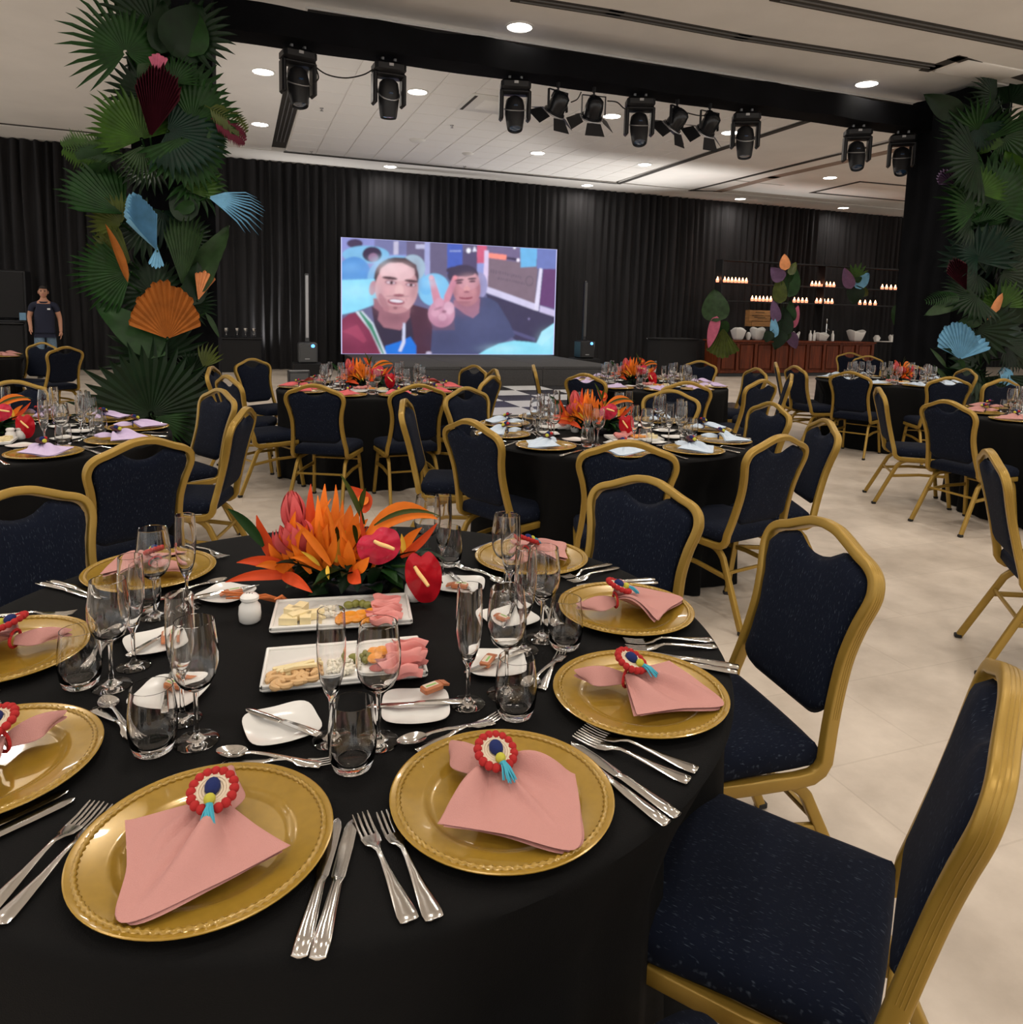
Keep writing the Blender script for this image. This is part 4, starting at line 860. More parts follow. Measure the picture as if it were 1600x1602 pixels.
LF((236, 648), (250, 535), VF - .12, 'fan', 'leaf_deep', spread=4.4, nseg=36, join=.74, tilt=(0, .15)); LF((236, 650), (160, 600), VF - .1, 'fan', 'leaf_deep', spread=2.6, nseg=24, join=.62)
LF((245, 652), (285, 698), VF - .14, 'fan', 'leaf_mid', spread=2.2, nseg=20, join=.6, tilt=(0, .4)); LF((205, 640), (128, 640), VF - .1, 'frond', 'leaf_mid', wid=22)
LF((318, 575), (335, 540), VF, 'fan', 'leaf_olive', spread=1.6, nseg=10, join=.6); LF((322, 490), (345, 528), VF, 'spear', 'leaf_grey_green', wid=9); LF((310, 470), (322, 425), VF - .05, 'dry', 'dried_peach', spread=.8, nseg=6)
LF((270, 130), (300, 90), VF, 'fan', 'leaf_mid', spread=2.0, nseg=18, join=.5); LF((295, 340), (270, 290), VF, 'heart', 'leaf_deep', wid=40); LF((300, 320), (270, 335), VF - .03, 'heart', 'leaf_mid', wid=20); LF((215, 100), (240, 125), VF - .05, 'fan', 'leaf_grey_green', spread=2.0, nseg=14, join=.4)
del colL['_axis']
colR = thing('palm_column', 'tall dim column of palm fans with a blue leaf at right', 'plant decoration', W(10.6, 7.8, 0), RA); ax = W(10.6, 8.1); colR['_axis'] = (ax.x, ax.y)
VR = 7.62
def RF(*a, **k): return leaf(colR, *a, **k)
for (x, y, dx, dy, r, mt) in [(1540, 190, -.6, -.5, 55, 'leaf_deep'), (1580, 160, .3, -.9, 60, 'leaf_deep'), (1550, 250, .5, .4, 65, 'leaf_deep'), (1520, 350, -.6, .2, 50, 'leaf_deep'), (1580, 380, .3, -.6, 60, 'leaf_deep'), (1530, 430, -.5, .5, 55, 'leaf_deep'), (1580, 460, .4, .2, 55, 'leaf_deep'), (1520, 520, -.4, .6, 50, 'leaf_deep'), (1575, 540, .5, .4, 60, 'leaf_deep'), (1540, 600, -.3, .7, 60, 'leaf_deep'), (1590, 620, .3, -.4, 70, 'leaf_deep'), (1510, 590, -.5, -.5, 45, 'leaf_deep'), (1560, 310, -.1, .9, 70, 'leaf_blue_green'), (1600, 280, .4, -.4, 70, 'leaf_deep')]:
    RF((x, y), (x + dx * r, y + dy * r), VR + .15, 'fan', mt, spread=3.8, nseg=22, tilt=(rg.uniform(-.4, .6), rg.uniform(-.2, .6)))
RF((1545, 322), (1545, 238), VR, 'fan', 'leaf_mid', spread=4.3, nseg=34, join=.66); RF((1530, 205), (1490, 172), VR + .05, 'fan', 'leaf_mid', spread=2.0, nseg=16, join=.55); RF((1540, 222), (1596, 152), VR, 'fan', 'leaf_mid', spread=1.8, nseg=16, join=.5); RF((1545, 205), (1555, 240), VR, 'frond', 'leaf_fresh', wid=22); RF((1560, 205), (1600, 170), VR, 'frond', 'leaf_olive', wid=24)
RF((1525, 330), (1480, 305), VR, 'fan', 'leaf_mid', spread=2.2, nseg=20, join=.62); RF((1520, 345), (1482, 365), VR, 'fan', 'leaf_deep', spread=2.2, nseg=18, join=.6); RF((1495, 290), (1470, 270), VR + .1, 'dry', 'dried_purple', spread=1.4, nseg=8, xs=.6)
RF((1560, 380), (1600, 330), VR, 'fan', 'leaf_deep', spread=3.0, nseg=26); RF((1530, 400), (1490, 390), VR, 'fan', 'leaf_blue_green', spread=2.4, nseg=20); RF((1512, 455), (1490, 405), VR - .05, 'dry', 'dried_wine', spread=1.2, nseg=12, tilt=(.5, 0), xs=.5); RF((1500, 470), (1455, 488), VR, 'heart', 'leaf_grey_green', wid=24); RF((1505, 465), (1460, 460), VR, 'frond', 'leaf_mid', wid=16)
RF((1568, 458), (1541, 518), VR - .06, 'spear', 'dried_peach', wid=12, tilt=(.4, 0)); RF((1545, 462), (1600, 455), VR, 'frond', 'leaf_fresh', wid=18); RF((1530, 500), (1495, 510), VR, 'heart', 'leaf_mid', wid=22); RF((1520, 490), (1535, 512), VR, 'heart', 'leaf_mid', wid=20)
RF((1502, 562), (1495, 503), VR - .08, 'dry', 'dried_blue', spread=2.2, nseg=14, join=.95, xs=.62); RF((1502, 562), (1535, 530), VR - .1, 'dry', 'dried_blue', spread=1.0, nseg=6, join=.8); RF((1500, 565), (1504, 590), VR - .05, 'heart', 'leaf_mid', wid=16)
RF((1560, 600), (1612, 580), VR - .1, 'frond', 'dried_blue', wid=30); RF((1575, 520), (1610, 540), VR, 'heart', 'leaf_blue_green', wid=36); RF((1480, 575), (1458, 545), VR, 'spear', 'leaf_grey_green', wid=7); RF((1485, 600), (1462, 572), VR, 'spear', 'leaf_grey_green', wid=7); RF((1560, 420), (1590, 405), VR, 'frond', 'leaf_mid', wid=20); RF((1540, 640), (1500, 610), VR, 'fan', 'leaf_deep', spread=3, nseg=24); RF((1560, 150), (1520, 130), VR + .05, 'fan', 'leaf_deep', spread=2.4, nseg=20)
for k in range(26):
    x, y = 1496 + (k * 37) % 112, 178 + k * 17.8; a = rg.uniform(-PI, PI); r = rg.uniform(42, 68)
    RF((x, y), (x + math.cos(a) * r, y + math.sin(a) * r), VR + rg.uniform(-.05, .12), 'fan' if k % 3 else 'heart', rg.choice(['leaf_deep', 'leaf_mid', 'leaf_deep', 'leaf_blue_green', 'leaf_fresh']), wid=34, spread=rg.uniform(2.4, 4.2), nseg=24, join=.72)
del colR['_axis']
# dried leaf bunches at the bar
def bunch(lab, x, y, v, leaves):
    p = at_v(x, y, v); t = thing('dried_leaf_bunch', lab, 'plant decoration', p, RA, 'leaf bunches at the bar')
    st = MB(); O = Vector(p); R = Matrix.Rotation(-RA, 4, 'Z')
    for (b, tp, k, m, w, s) in leaves:
        leaf(t, b, tp, v - .02 * random.random(), k, m, wid=w, spread=s, nseg=9, nm='leaf'); q = at_v(b[0], b[1], v); st.tube([R @ (q - O), R @ (q - O) * .5 + Vector((0, .03, -.01)), Vector((0, .04, 0))], .006, 5)
    part('stem', st, 'leaf_deep', t); return t
bunch('leaf bunch at the left end of the bar with pink and yellow leaves', 1124, 510, 15.62, [((1120, 498), (1117, 452), 'heart', 'leaf_grey_green', 42, None), ((1120, 500), (1108, 544), 'heart', 'dried_pink', 17, .9), ((1131, 513), (1130, 560), 'dry', 'leaf_olive', 30, 1.3), ((1128, 505), (1140, 522), 'heart', 'leaf_mid', 18, None)])
bunch('tall central leaf bunch on the bar with a peach leaf on top', 1228, 500, 15.62, [((1228, 420), (1227, 397), 'heart', 'dried_peach', 16, 2.0), ((1222, 436), (1207, 420), 'heart', 'dried_purple', 22, None), ((1235, 460), (1244, 415), 'heart', 'leaf_mid', 26, None), ((1236, 428), (1246, 408), 'heart', 'leaf_olive', 12, None), ((1220, 470), (1219, 432), 'heart', 'leaf_olive', 22, None), ((1215, 500), (1209, 470), 'heart', 'dried_purple', 16, None), ((1240, 510), (1249, 476), 'heart', 'dried_pink', 13, .9), ((1228, 520), (1226, 480), 'heart', 'leaf_deep', 26, None), ((1212, 524), (1209, 494), 'heart', 'dried_blue', 13, .9), ((1238, 500), (1236, 470), 'heart', 'leaf_mid', 16, None), ((1222, 520), (1212, 546), 'heart', 'leaf_deep', 24, None), ((1232, 520), (1226, 535), 'heart', 'leaf_grey_green', 14, None), ((1236, 522), (1246, 548), 'heart', 'dried_purple', 18, None), ((1205, 520), (1198, 535), 'heart', 'leaf_deep', 16, None)])
bunch('leaf bunch hung on the bar rack with purple and blue leaves', 1338, 450, 16.66, [((1330, 448), (1321, 420), 'heart', 'dried_purple', 18, None), ((1340, 448), (1362, 424), 'heart', 'dried_blue', 20, 1.8), ((1338, 435), (1338, 411), 'fan', 'leaf_fresh', 20, 2.4), ((1340, 450), (1334, 476), 'heart', 'leaf_deep', 26, None), ((1345, 452), (1360, 465), 'heart', 'leaf_olive', 14, None), ((1338, 440), (1350, 432), 'heart', 'leaf_mid', 10, None)])
bunch('single green leaf hung beside the right end of the bar rack', 1404, 482, 16.66, [((1404, 480), (1402, 515), 'heart', 'leaf_mid', 17, None), ((1406, 480), (1410, 490), 'heart', 'leaf_mid', 9, None)])
# ================================================================== banquet chairs
def chair_proto():
    t = thing('banquet_chair', 'x', 'chair', (0, 0, 0), 0, 'banquet chairs')
    lean = lambda z: -.185 - .13 * max(0, (z - .40) / .53)
    half = [(.203, .455), (.192, .52), (.184, .60), (.183, .67), (.194, .74), (.211, .80), (.213, .83), (.203, .858), (.178, .878), (.135, .893), (.088, .912), (.045, .927), (0, .932)]
    hp = catmull([Vector((x, 0, z)) for x, z in half], 4)
    hp = [Vector((p.x, lean(p.z), p.z)) for p in hp]
    low = [Vector((.205, .185, .388)), Vector((.205, .0, .385)), Vector((.205, -.12, .385)), Vector((.205, -.160, .389)), Vector((.205, -.182, .402)), Vector((.205, -.194, .422))]
    path = low + hp; full = path + [Vector((-p.x, p.y, p.z)) for p in reversed(path[:-1])]
    prof = rrect(.0125, .0165, .004)
    prof = [(a * (1 - .10 * (abs(b) < .006)), b) for a, b in prof]
    fr = part('back_frame', MB().sweep(full, prof, Vector((1, 0, 0))), 'gold_frame', t, True, 50)
    rib = MB()
    for off in (-.006, 0.0, .006):
        rib.sweep([p + Vector((0, 0, 0)) for p in full[10:-10]], [(a + .0122, b + off) for a, b in ((.0012, 0), (0, .0016), (-.0012, 0), (0, -.0016))], Vector((1, 0, 0)), caps=True)
    part('frame_ribs', rib, 'gold_frame', fr, True, 30)
    # padded back with the hand hold notch under the crown
    HW = [(.49, .176), (.52, .176), (.60, .168), (.67, .167), (.74, .178), (.80, .195), (.83, .198), (.95, .198)]
    def hw(z):
        for (a, x), (b, y) in zip(HW[:-1], HW[1:]):
            if z <= b: f = max(0, (z - a) / (b - a)); f = f * f * (3 - 2 * f); return x + (y - x) * f
        return HW[-1][1]
    ZTP = [(0, .852), (.10, .853), (.22, .860), (.34, .874), (.44, .886), (.52, .8865), (.66, .877), (.80, .868), (.90, .857), (.97, .838), (1.0, .815)]
    def ztp(s):
        s = abs(s)
        for (a, x), (b, y) in zip(ZTP[:-1], ZTP[1:]):
            if s <= b: f = (s - a) / (b - a); return x + (y - x) * f
        return ZTP[-1][1]
    def zbt(s): s = abs(s); return .497 + .045 * max(0, (s - .62) / .38) ** 2.2
    m = MB(); NS, NT_ = 33, 24
    def pad(side):
        def f(s, t):
            x = s * 2 - 1; x = math.copysign(abs(x) ** .9, x); t2 = t; z = zbt(x) + (ztp(x) - zbt(x)) * t2; e = max(abs(x), abs(2 * t2 - 1)); b = (1 - e ** 7) ** .5
            return Vector((x * hw(z), lean(z) + side * (.026 if side > 0 else .021) * b, z))
        return f
    m.grid(pad(1), NS, NT_); m.grid(pad(-1), NS, NT_)
    me = m.mesh('backrest', 'chair_fabric', True, 80); bm = bmesh.new(); bm.from_mesh(me); bmesh.ops.remove_doubles(bm, verts=bm.verts, dist=1e-5); bmesh.ops.recalc_face_normals(bm, faces=bm.faces); bm.to_mesh(me); bm.free()
    part('backrest', me, None, t)
    # seat
    so = [Vector((x, y, 0)) for x, y in [(-.175, -.185), (0, -.19), (.175, -.185), (.196, -.165), (.205, 0), (.217, .16), (.205, .205), (.16, .222), (0, .232), (-.16, .222), (-.205, .205), (-.217, .16), (-.205, 0), (-.196, -.165)]]
    so = catmull(so, 4, True); n = len(so); m = MB(); rs = []
    for f, z in ((.03, .402), (.008, .404), (0, .415), (0, .445), (.008, .462), (.03, .474), (.10, .481)):
        rs.append([Vector((p.x * (1 - f / .2), .015 + (p.y - .015) * (1 - f / .2), z)) for p in so])
    for k in range(len(rs) - 1): m.add(rs[k] + rs[k + 1], [(i, (i + 1) % n, n + (i + 1) % n, n + i) for i in range(n)])
    m.add(rs[0], [tuple(range(n))]); m.add(rs[-1], [tuple(range(n))])
    me = m.mesh('seat', 'chair_fabric', True, 60); bm = bmesh.new(); bm.from_mesh(me); bmesh.ops.remove_doubles(bm, verts=bm.verts, dist=1e-5); bmesh.ops.recalc_face_normals(bm, faces=bm.faces); bm.to_mesh(me); bm.free()
    part('seat', me, None, t)
    lp = rrect(.0115, .014, .004)
    for s in (-1, 1):
        rear = catmull([(s * .180, .17, .372), (s * .180, -.05, .372), (s * .181, -.115, .366), (s * .183, -.158, .335), (s * .186, -.185, .285), (s * .205, -.315, .012)], 5)
        l = part('leg', MB().sweep(rear, lp, Vector((1, 0, 0))), 'gold_frame', t, True, 50)
        part('foot_cap', MB().box((s * .206, -.319, .010), (.028, .033, .02), bev=.004), 'rubber', l)
        front = catmull([(s * .180, .09, .372), (s * .180, .155, .366), (s * .182, .185, .335), (s * .184, .198, .285), (s * .200, .235, .012)], 5)
        l = part('leg', MB().sweep(front, lp, Vector((1, 0, 0))), 'gold_frame', t, True, 50)
        part('foot_cap', MB().box((s * .200, .236, .010), (.028, .033, .02), bev=.004), 'rubber', l)
        part('stretcher', MB().sweep([(s * .188, -.205, .240), (s * .186, .0, .262), (s * .187, .202, .262)], rrect(.008, .011, .003), Vector((1, 0, 0))), 'gold_frame', t, True, 50)
    part('cross_bar', MB().sweep([(-.187, -.195, .262), (.187, -.195, .262)], rrect(.007, .007, .002), Vector((0, 0, 1))).sweep([(-.185, .19, .31), (.185, .19, .31)], rrect(.007, .007, .002), Vector((0, 0, 1))), 'gold_frame', t, True, 50)
    return t
CH = chair_proto(); CH_used = []
def chair(P, face, lab, off=.315, tw=0.0):
    """P: crown of the backrest seen from above; face: point it looks at"""
    d = Vector((face[0] - P[0], face[1] - P[1], 0)).normalized(); d = Matrix.Rotation(tw, 3, 'Z') @ d
    o = Vector((P[0], P[1], 0)) + d * off
    return place(CH, CH_used, o, math.atan2(d.y, d.x) - PI / 2, lab, 'banquet chairs')
HOURS = ['twelve', 'one', 'two', 'three', 'four', 'five', 'six', 'seven', 'eight', 'nine', 'ten', 'eleven']
def hour(a): return HOURS[int(round((90 - a) / 30.0)) % 12] + " o'clock"
TAB = {
    'T0': dict(c=(-.37, 1.592), d='the foreground table', nap='pink_napkin', a=[-92, -56.8, -21.9, 12.8, 49.5, 150.6, -167.4, -130], lvl=0),
    'T1': dict(c=(-2.72, 3.86), d='the left lilac-napkin table', nap='lilac_napkin', a=[-39 + 36 * k for k in range(10)], lvl=1),
    'T2': dict(c=(.60, 4.50), d='the blue-napkin middle table', nap='blue_napkin', a=[-55 + 36 * k for k in range(10)], lvl=1),
    'T3': dict(c=(-1.28, 6.78), d='the red-napkin table', nap='red_napkin', a=[-97 + 36 * k for k in range(10)], lvl=2),
    'T4': dict(c=(1.42, 7.85), d='the rear lilac-napkin table', nap='lilac_napkin', a=[-88 + 36 * k for k in range(10)], lvl=2),
    'T5': dict(c=(4.62, 9.05), d='the table before the bar', nap='blue_napkin', a=[-92 + 36 * k for k in range(10)], lvl=2),
    'T6': dict(c=(4.45, 5.75), d='the right pink-napkin table', nap='pink_napkin', a=[-164 + 36 * k for k in range(10)], lvl=2),
    'T7': dict(c=(-7.10, 9.25), d='the far left table', nap='pink_napkin', a=[-60 + 36 * k for k in range(10)], lvl=2),
    'T9': dict(c=(3.38, 2.72), d='a table beyond the right edge', nap='pink_napkin', a=[], lvl=2)}
chairs = [  # crown pixel or plan point, table, nudge
    ((1014, 744), 'T0'), ('P', (.835, 1.905), 'T0'), ('P', (.755, 1.06), 'T0', -.11), ('P', (.42, .44), 'T0'), ((20, 762), 'T0'),
    ((225, 684), 'T1'), ((344.5, 607), 'T1'), ((385, 636), 'T1'), ((20, 594), 'T1'),
    ((734, 655), 'T2'), ((984, 688), 'T2'), ((1223.5, 679.5), 'T2'), ((1294, 655), 'T2', .35), ((1208.5, 628.5), 'T2'), ((1052, 609), 'T2'), ((631.5, 623.5), 'T2'), ((727, 604.6), 'T2'),
    ((490, 600), 'T3'), ((655, 600), 'T3'), ((354, 586), 'T3'), ((330, 572.5), 'T3'), ((393, 560), 'T3'), ((743, 570.5), 'T3'), ((774.5, 576.6), 'T3'), ((770, 587), 'T3'),
    ((914.5, 583.6), 'T4'), ((1075, 596), 'T4'), ((1193.5, 593), 'T4'), ((1238, 584), 'T4'), ((1184.5, 575), 'T4'), ((1096, 563.6), 'T4'), ((834, 570), 'T4'),
    ((1213, 566), 'T5'), ((1243, 571.5), 'T5'), ((1330, 580.5), 'T5'), ((1487, 589), 'T5'), ((1514, 576), 'T5'), ((1570, 592), 'T5'), ((1426, 570), 'T5'), ((1330, 551), 'T5'), ((1358, 556), 'T5'),
    ((1481, 625), 'T6'), ((1374, 605), 'T6'), ((1548, 702), 'T9'), ((67, 535), 'T7', .9), ((103, 541.6), 'T7', -.35)]
push = {k: [] for k in TAB}
for e in chairs:
    if e[0] == 'P': P, tk = Vector((e[1][0], e[1][1], 0)), e[2]
    else: P, tk = at_z(e[0][0], e[0][1], .946), e[1]
    c = TAB[tk]['c']; dx, dy = P.x - c[0], P.y - c[1]; a = math.degrees(math.atan2(dy, dx)); dist = math.hypot(dx, dy)
    push[tk].append((math.radians(a), dist))
    far = ', pulled back' if dist > 1.7 else ''
    lab = "navy gold-framed chair at %s of %s%s" % (hour(a), TAB[tk]['d'], far)
    if any(o.get('label') == lab for o in COL.objects): lab = "second navy chair at %s of %s%s" % (hour(a), TAB[tk]['d'], far)
    ob = chair(P, c, lab, tw=e[-1] if isinstance(e[-1], float) else 0.0)
    if e[0] == 'P': ob.scale = (1.02, 1.02, 1.02)
# ================================================================== cloths
TZ, TR = .76, .848
def cloth_mesh(pushes, seed):
    rg = random.Random(seed); ph = [rg.uniform(0, 6.28) for _ in range(4)]; m = MB(); N = 144
    prof = [(0, 0), (.3, 0), (.6, 0), (.80, 0), (.835, -.0005), (.843, -.004), (.848, -.012), (.850, -.03)] + [(.851, -.03 - .73 * k / 13) for k in range(1, 14)]
    def f(s, q):
        k = int(round(q * (len(prof) - 1))); r, z = prof[k]; a = s * 2 * PI; h = max(0, -z) / .76
        r += h ** .8 * (.026 * math.sin(17 * a + ph[0]) + .018 * math.sin(29 * a + ph[1]) + .012 * math.sin(11 * a + ph[2])) if z < -.02 else 0
        if z < -.02:
            for (pa, pd) in pushes:
                d = (a - pa + PI) % (2 * PI) - PI; need = min(.10, max(0, 0.851 + .04 - (pd - .315 - .245))); r -= need * math.exp(-(d * r / .22) ** 4) * min(1, h * 4)
        return Vector((r * math.cos(a), r * math.sin(a), TZ + z + (.004 if z <= -.75 else 0)))
    return m.grid(f, N, len(prof), closeu=True)
for i, (k, T) in enumerate(TAB.items()):
    d = T['d'].replace('the ', '', 1)
    solo('tablecloth', cloth_mesh(push[k], i), 'cloth', 'floor length black round cloth on ' + T['d'], 'tablecloth', 'black round tablecloths', (T['c'][0], T['c'][1], 0), ang=50)
# ================================================================== tableware prototypes (meshes shared)
def lathe_mesh(name, prof, mt, n=32, closed=False):
    m = MB().lathe(prof, n, closed=closed)
    if mt != 'glass': return m.mesh(name, mt, True, 35)
    zb = .024 if name == 'tumbler' else .012
    m.m = [1 if max(m.v[i][2] for i in f) < zb else 0 for f in m.f]
    return m.mesh(name, ['glass', 'glass_base'], True, 35)
WINE = lathe_mesh('wine_glass', [(0, 0), (.034, 0), (.035, .0015), (.030, .004), (.012, .008), (.005, .014), (.0038, .03), (.0036, .075), (.005, .088), (.014, .094), (.026, .104), (.034, .120), (.0375, .140), (.037, .165), (.033, .195), (.031, .210), (.0302, .2106), (.0294, .210), (.0315, .195), (.0355, .165), (.0360, .140), (.0325, .121), (.0245, .106), (.012, .0975), (0, .0955)], 'glass')
FLUTE = lathe_mesh('champagne_flute', [(0, 0), (.031, 0), (.032, .0015), (.027, .004), (.010, .008), (.0045, .014), (.0036, .03), (.0036, .065), (.0055, .075), (.012, .088), (.0195, .112), (.0235, .14), (.0245, .17), (.0235, .205), (.0225, .228), (.0218, .2286), (.0211, .228), (.0221, .205), (.0231, .17), (.0221, .14), (.018, .113), (.0102, .09), (0, .0825)], 'glass')
TUMB = lathe_mesh('tumbler', [(0, 0), (.026, 0), (.030, .003), (.036, .020), (.0385, .042), (.0375, .070), (.034, .098), (.0325, .110), (.0318, .1105), (.0311, .110), (.0325, .098), (.0358, .070), (.0366, .042), (.0335, .022), (.026, .0135), (0, .0115)], 'glass')
CHARGER = lathe_mesh('plate', [(0, .003), (.100, .003), (.104, .0032), (.112, .0065), (.116, .0085), (.120, .009), (.158, .0155), (.1635, .0172), (.1655, .0165), (.165, .0150), (.160, .0135), (.118, .0045), (.108, .0005), (.095, 0), (0, 0)], 'gold_plate', 72)
def rope_f(s, q):
    a = s * 2 * PI; b = q * 2 * PI; rm = .0036 * (1 + .42 * math.sin(84 * a + 2 * b)); R = .1530 + rm * math.cos(b); return Vector((R * math.cos(a), R * math.sin(a), .0148 + rm * math.sin(b)))
ROPE = MB().grid(rope_f, 420, 7, closeu=True).mesh('rope_rim', 'gold_plate', True, 180)
def ribbon(st, mt=None):
    """st: (y, half width, z mid, thickness)"""
    m = MB(); n = len(st)
    for y, w, z, th in st:
        pass
    vs = []
    for y, w, z, th in st: vs += [Vector((-w, y, z)), Vector((-w * .6, y, z + th / 2)), Vector((w * .6, y, z + th / 2)), Vector((w, y, z)), Vector((w * .6, y, z - th / 2)), Vector((-w * .6, y, z - th / 2))]
    fs = [(k * 6 + i, k * 6 + (i + 1) % 6, k * 6 + 6 + (i + 1) % 6, k * 6 + 6 + i) for k in range(n - 1) for i in range(6)] + [tuple(range(6)), tuple(range((n - 1) * 6 + 5, (n - 1) * 6 - 1, -1))]
    return m.add(vs, fs)
def fork_mesh(L=.205, s=1.0):
    m = ribbon([(-.102, .006, .003, .003), (-.100, .0115, .003, .003), (-.09, .0125, .0032, .0036), (-.07, .0105, .004, .004), (-.03, .006, .007, .0042), (.0, .0036, .010, .0042), (.018, .0034, .011, .004), (.030, .006, .0085, .003), (.040, .0115, .006, .0026), (.052, .0130, .0045, .0024), (.058, .0132, .004, .0024)])
    for k in range(4):
        x = -.0108 + .0072 * k; q = ribbon([(.055, .0024, .0042, .0022), (.075, .0019, .0045, .002), (.095, .0017, .0075, .0018), (.103, .0009, .009, .001)]); m.add([(a + x, b, c) for a, b, c in q.v], q.f)
    m.v = [(a * s, b * s, c) for a, b, c in m.v]; return m.mesh('fork', 'steel', True, 50)
FORK = fork_mesh(); DFORK = fork_mesh(s=.84)
def knife_mesh(s=1.0):
    m = ribbon([(-.115, .004, .0045, .004), (-.113, .0095, .0045, .006), (-.09, .0108, .0048, .0075), (-.05, .0085, .005, .0078), (-.008, .0065, .005, .007), (.002, .0075, .005, .004), (.006, .0088, .0048, .0016), (.06, .0098, .0045, .0014), (.095, .0090, .0042, .0012), (.108, .006, .004, .001), (.114, .001, .004, .0006)])
    m.v = [(a * s, b * s, c) for a, b, c in m.v]; return m.mesh('knife', 'steel', True, 50)
KNIFE = knife_mesh(); BKNIFE = knife_mesh(.74)
def spoon_mesh(s=.9):
    m = ribbon([(-.10, .004, .003, .003), (-.098, .0095, .003, .003), (-.085, .0108, .0035, .0034), (-.05, .007, .006, .004), (.0, .0038, .010, .004), (.03, .0034, .010, .0036), (.042, .005, .0085, .003)])
    def f(sx, q):
        a = sx * 2 * PI; r = q; return Vector((.0185 * r * math.cos(a) * (1 - .18 * math.sin(a)), .070 + .029 * r * math.sin(a), .001 + .0075 * r * r))
    def g(sx, q): p = f(sx, q); return p + Vector((0, 0, .0012 - .0012 * (q > .98)))
    m.grid(f, 20, 6, closeu=True); m.grid(g, 20, 6, closeu=True); m.v = [(a * s, b * s, c) for a, b, c in m.v]; return m.mesh('spoon', 'steel', True, 60)
SPOON = spoon_mesh()
def bread_mesh():
    m = MB(); S = .061
    def sq(a, r):
        e = 4.2; c, s = abs(math.cos(a)) + 1e-9, abs(math.sin(a)) + 1e-9; q = (c ** e + s ** e) ** (-1 / e); return r * q
    def f(s, q, lo=0):
        a = s * 2 * PI; r = sq(a, S * q); cor = (abs(math.sin(2 * a))) ** 2
        z = .004 + (.006 + .0025 * cor) * max(0, (q - .5) / .5) ** 1.6 + lo
        return Vector((r * math.cos(a), r * math.sin(a), z))
    m.grid(lambda s, q: f(s, .001 + q * .999), 48, 9, closeu=True); m.grid(lambda s, q: f(s, .001 + q * .999, -.003 if q < .99 else -.0008), 48, 9, closeu=True)
    return m.mesh('bread_plate', 'porcelain', True, 70)
BREAD = bread_mesh()
def napkin_mesh(cor, mt, seed):
    rg = random.Random(seed); p0 = Vector((0, .028, 0)); ph = rg.uniform(0, 6); m = MB()
    C3 = [Vector((x, y, 0)) for x, y in cor]; bnd = catmull([C3[0], (C3[0] + C3[1]) / 2 + (C3[0] + C3[1]).normalized() * -.004, C3[1], (C3[1] + C3[2]) / 2 + (C3[1] + C3[2]).normalized() * .008, C3[2]], 9)
    nb = len(bnd)
    def layer(dz, rot, sc):
        def f(s, q):
            b = bnd[min(nb - 1, int(round(s * (nb - 1))))]; R = Matrix.Rotation(rot, 3, 'Z'); b = p0 + (R @ (b - p0)) * sc
            d = (b - p0); side = Vector((-d.y, d.x, 0)).normalized(); w0 = (s - .5) * .034
            e = p0 + Vector((w0, -.004 * math.cos((s - .5) * 3), 0)); qq = q ** .85; p = e + (b - e) * qq
            fold = math.sin(s * PI * 4.3 + ph) * .017 * math.sin(PI * min(1, q * 1.15)) ** .7 * (1 - .55 * q) + math.sin(s * PI * 2 + ph * 2) * .011 * (1 - q) * q * 3
            edge = .004 * abs(s - .5) * 2
            return Vector((p.x, p.y, .0200 + dz + .020 * (1 - q) ** 2 + .55 * fold + abs(fold) * .8 - .004 * q * (1 - abs(2 * s - 1)) + edge * q))
        m.grid(f, nb, 14)
    layer(.0055, 0, 1.0); layer(.0018, .05, .985); layer(0, -.04, .97)
    def tail(s, q):
        x = (s - .5); wd = .030 + .040 * math.sin(PI * min(1, q * .95)) ; y = .028 + .098 * q * (1 - .35 * (2 * x) ** 2 * q); tw = -.18 * q
        return Vector((x * wd + tw * .1 * 1.0, y, .024 + .012 * math.sin(PI * s) * (1 - .3 * q) + .012 * math.sin(PI * q) * (1 - abs(2 * x)) + .003))
    m.grid(tail, 11, 10); m.grid(lambda s, q: tail(s, q) - Vector((0, 0, .010 * math.sin(PI * s) + .001)), 11, 10)
    return m.mesh('napkin', mt, True, 75)
COR = [[(-.113, .005), (-.030, -.150), (.121, -.028)], [(-.122, -.030), (.012, -.158), (.105, -.040)], [(-.118, -.020), (-.005, -.155), (.112, -.035)]]
NAP = {}
def napkin(mt, k):
    if (mt, k) not in NAP: NAP[(mt, k)] = napkin_mesh(COR[k % 3], mt, k)
    return NAP[(mt, k)]
POM = MB().ball((0, 0, 0), 1.0, 12, 8)
POMR = POM.mesh('pompom', 'pom_red'); POMB = POM.mesh('blue_ball', 'pom_blue'); POMY = POM.mesh('yellow_ball', 'pom_yellow'); POMD = POM.mesh('dark_ball', 'pom_dark')
def rope_disc():
    m = MB()
    for r in (.0115, .0155, .0195, .023):
        m.grid(lambda s, q, r=r: (lambda a, b, rm: Vector(((r + rm * math.cos(b)) * math.cos(a), (r + rm * math.cos(b)) * math.sin(a), rm * math.sin(b) + .003)))(s * 2 * PI, q * 2 * PI, .0021 * (1 + .3 * math.sin(26 * s * 2 * PI + q * 2 * PI * 2))), 78, 6, closeu=True)
    m.lathe([(0, .001), (.023, .001), (.023, .003), (0, .003)], 20); return m.mesh('rope_disc', 'rope', True, 180)
RDISC = rope_disc()
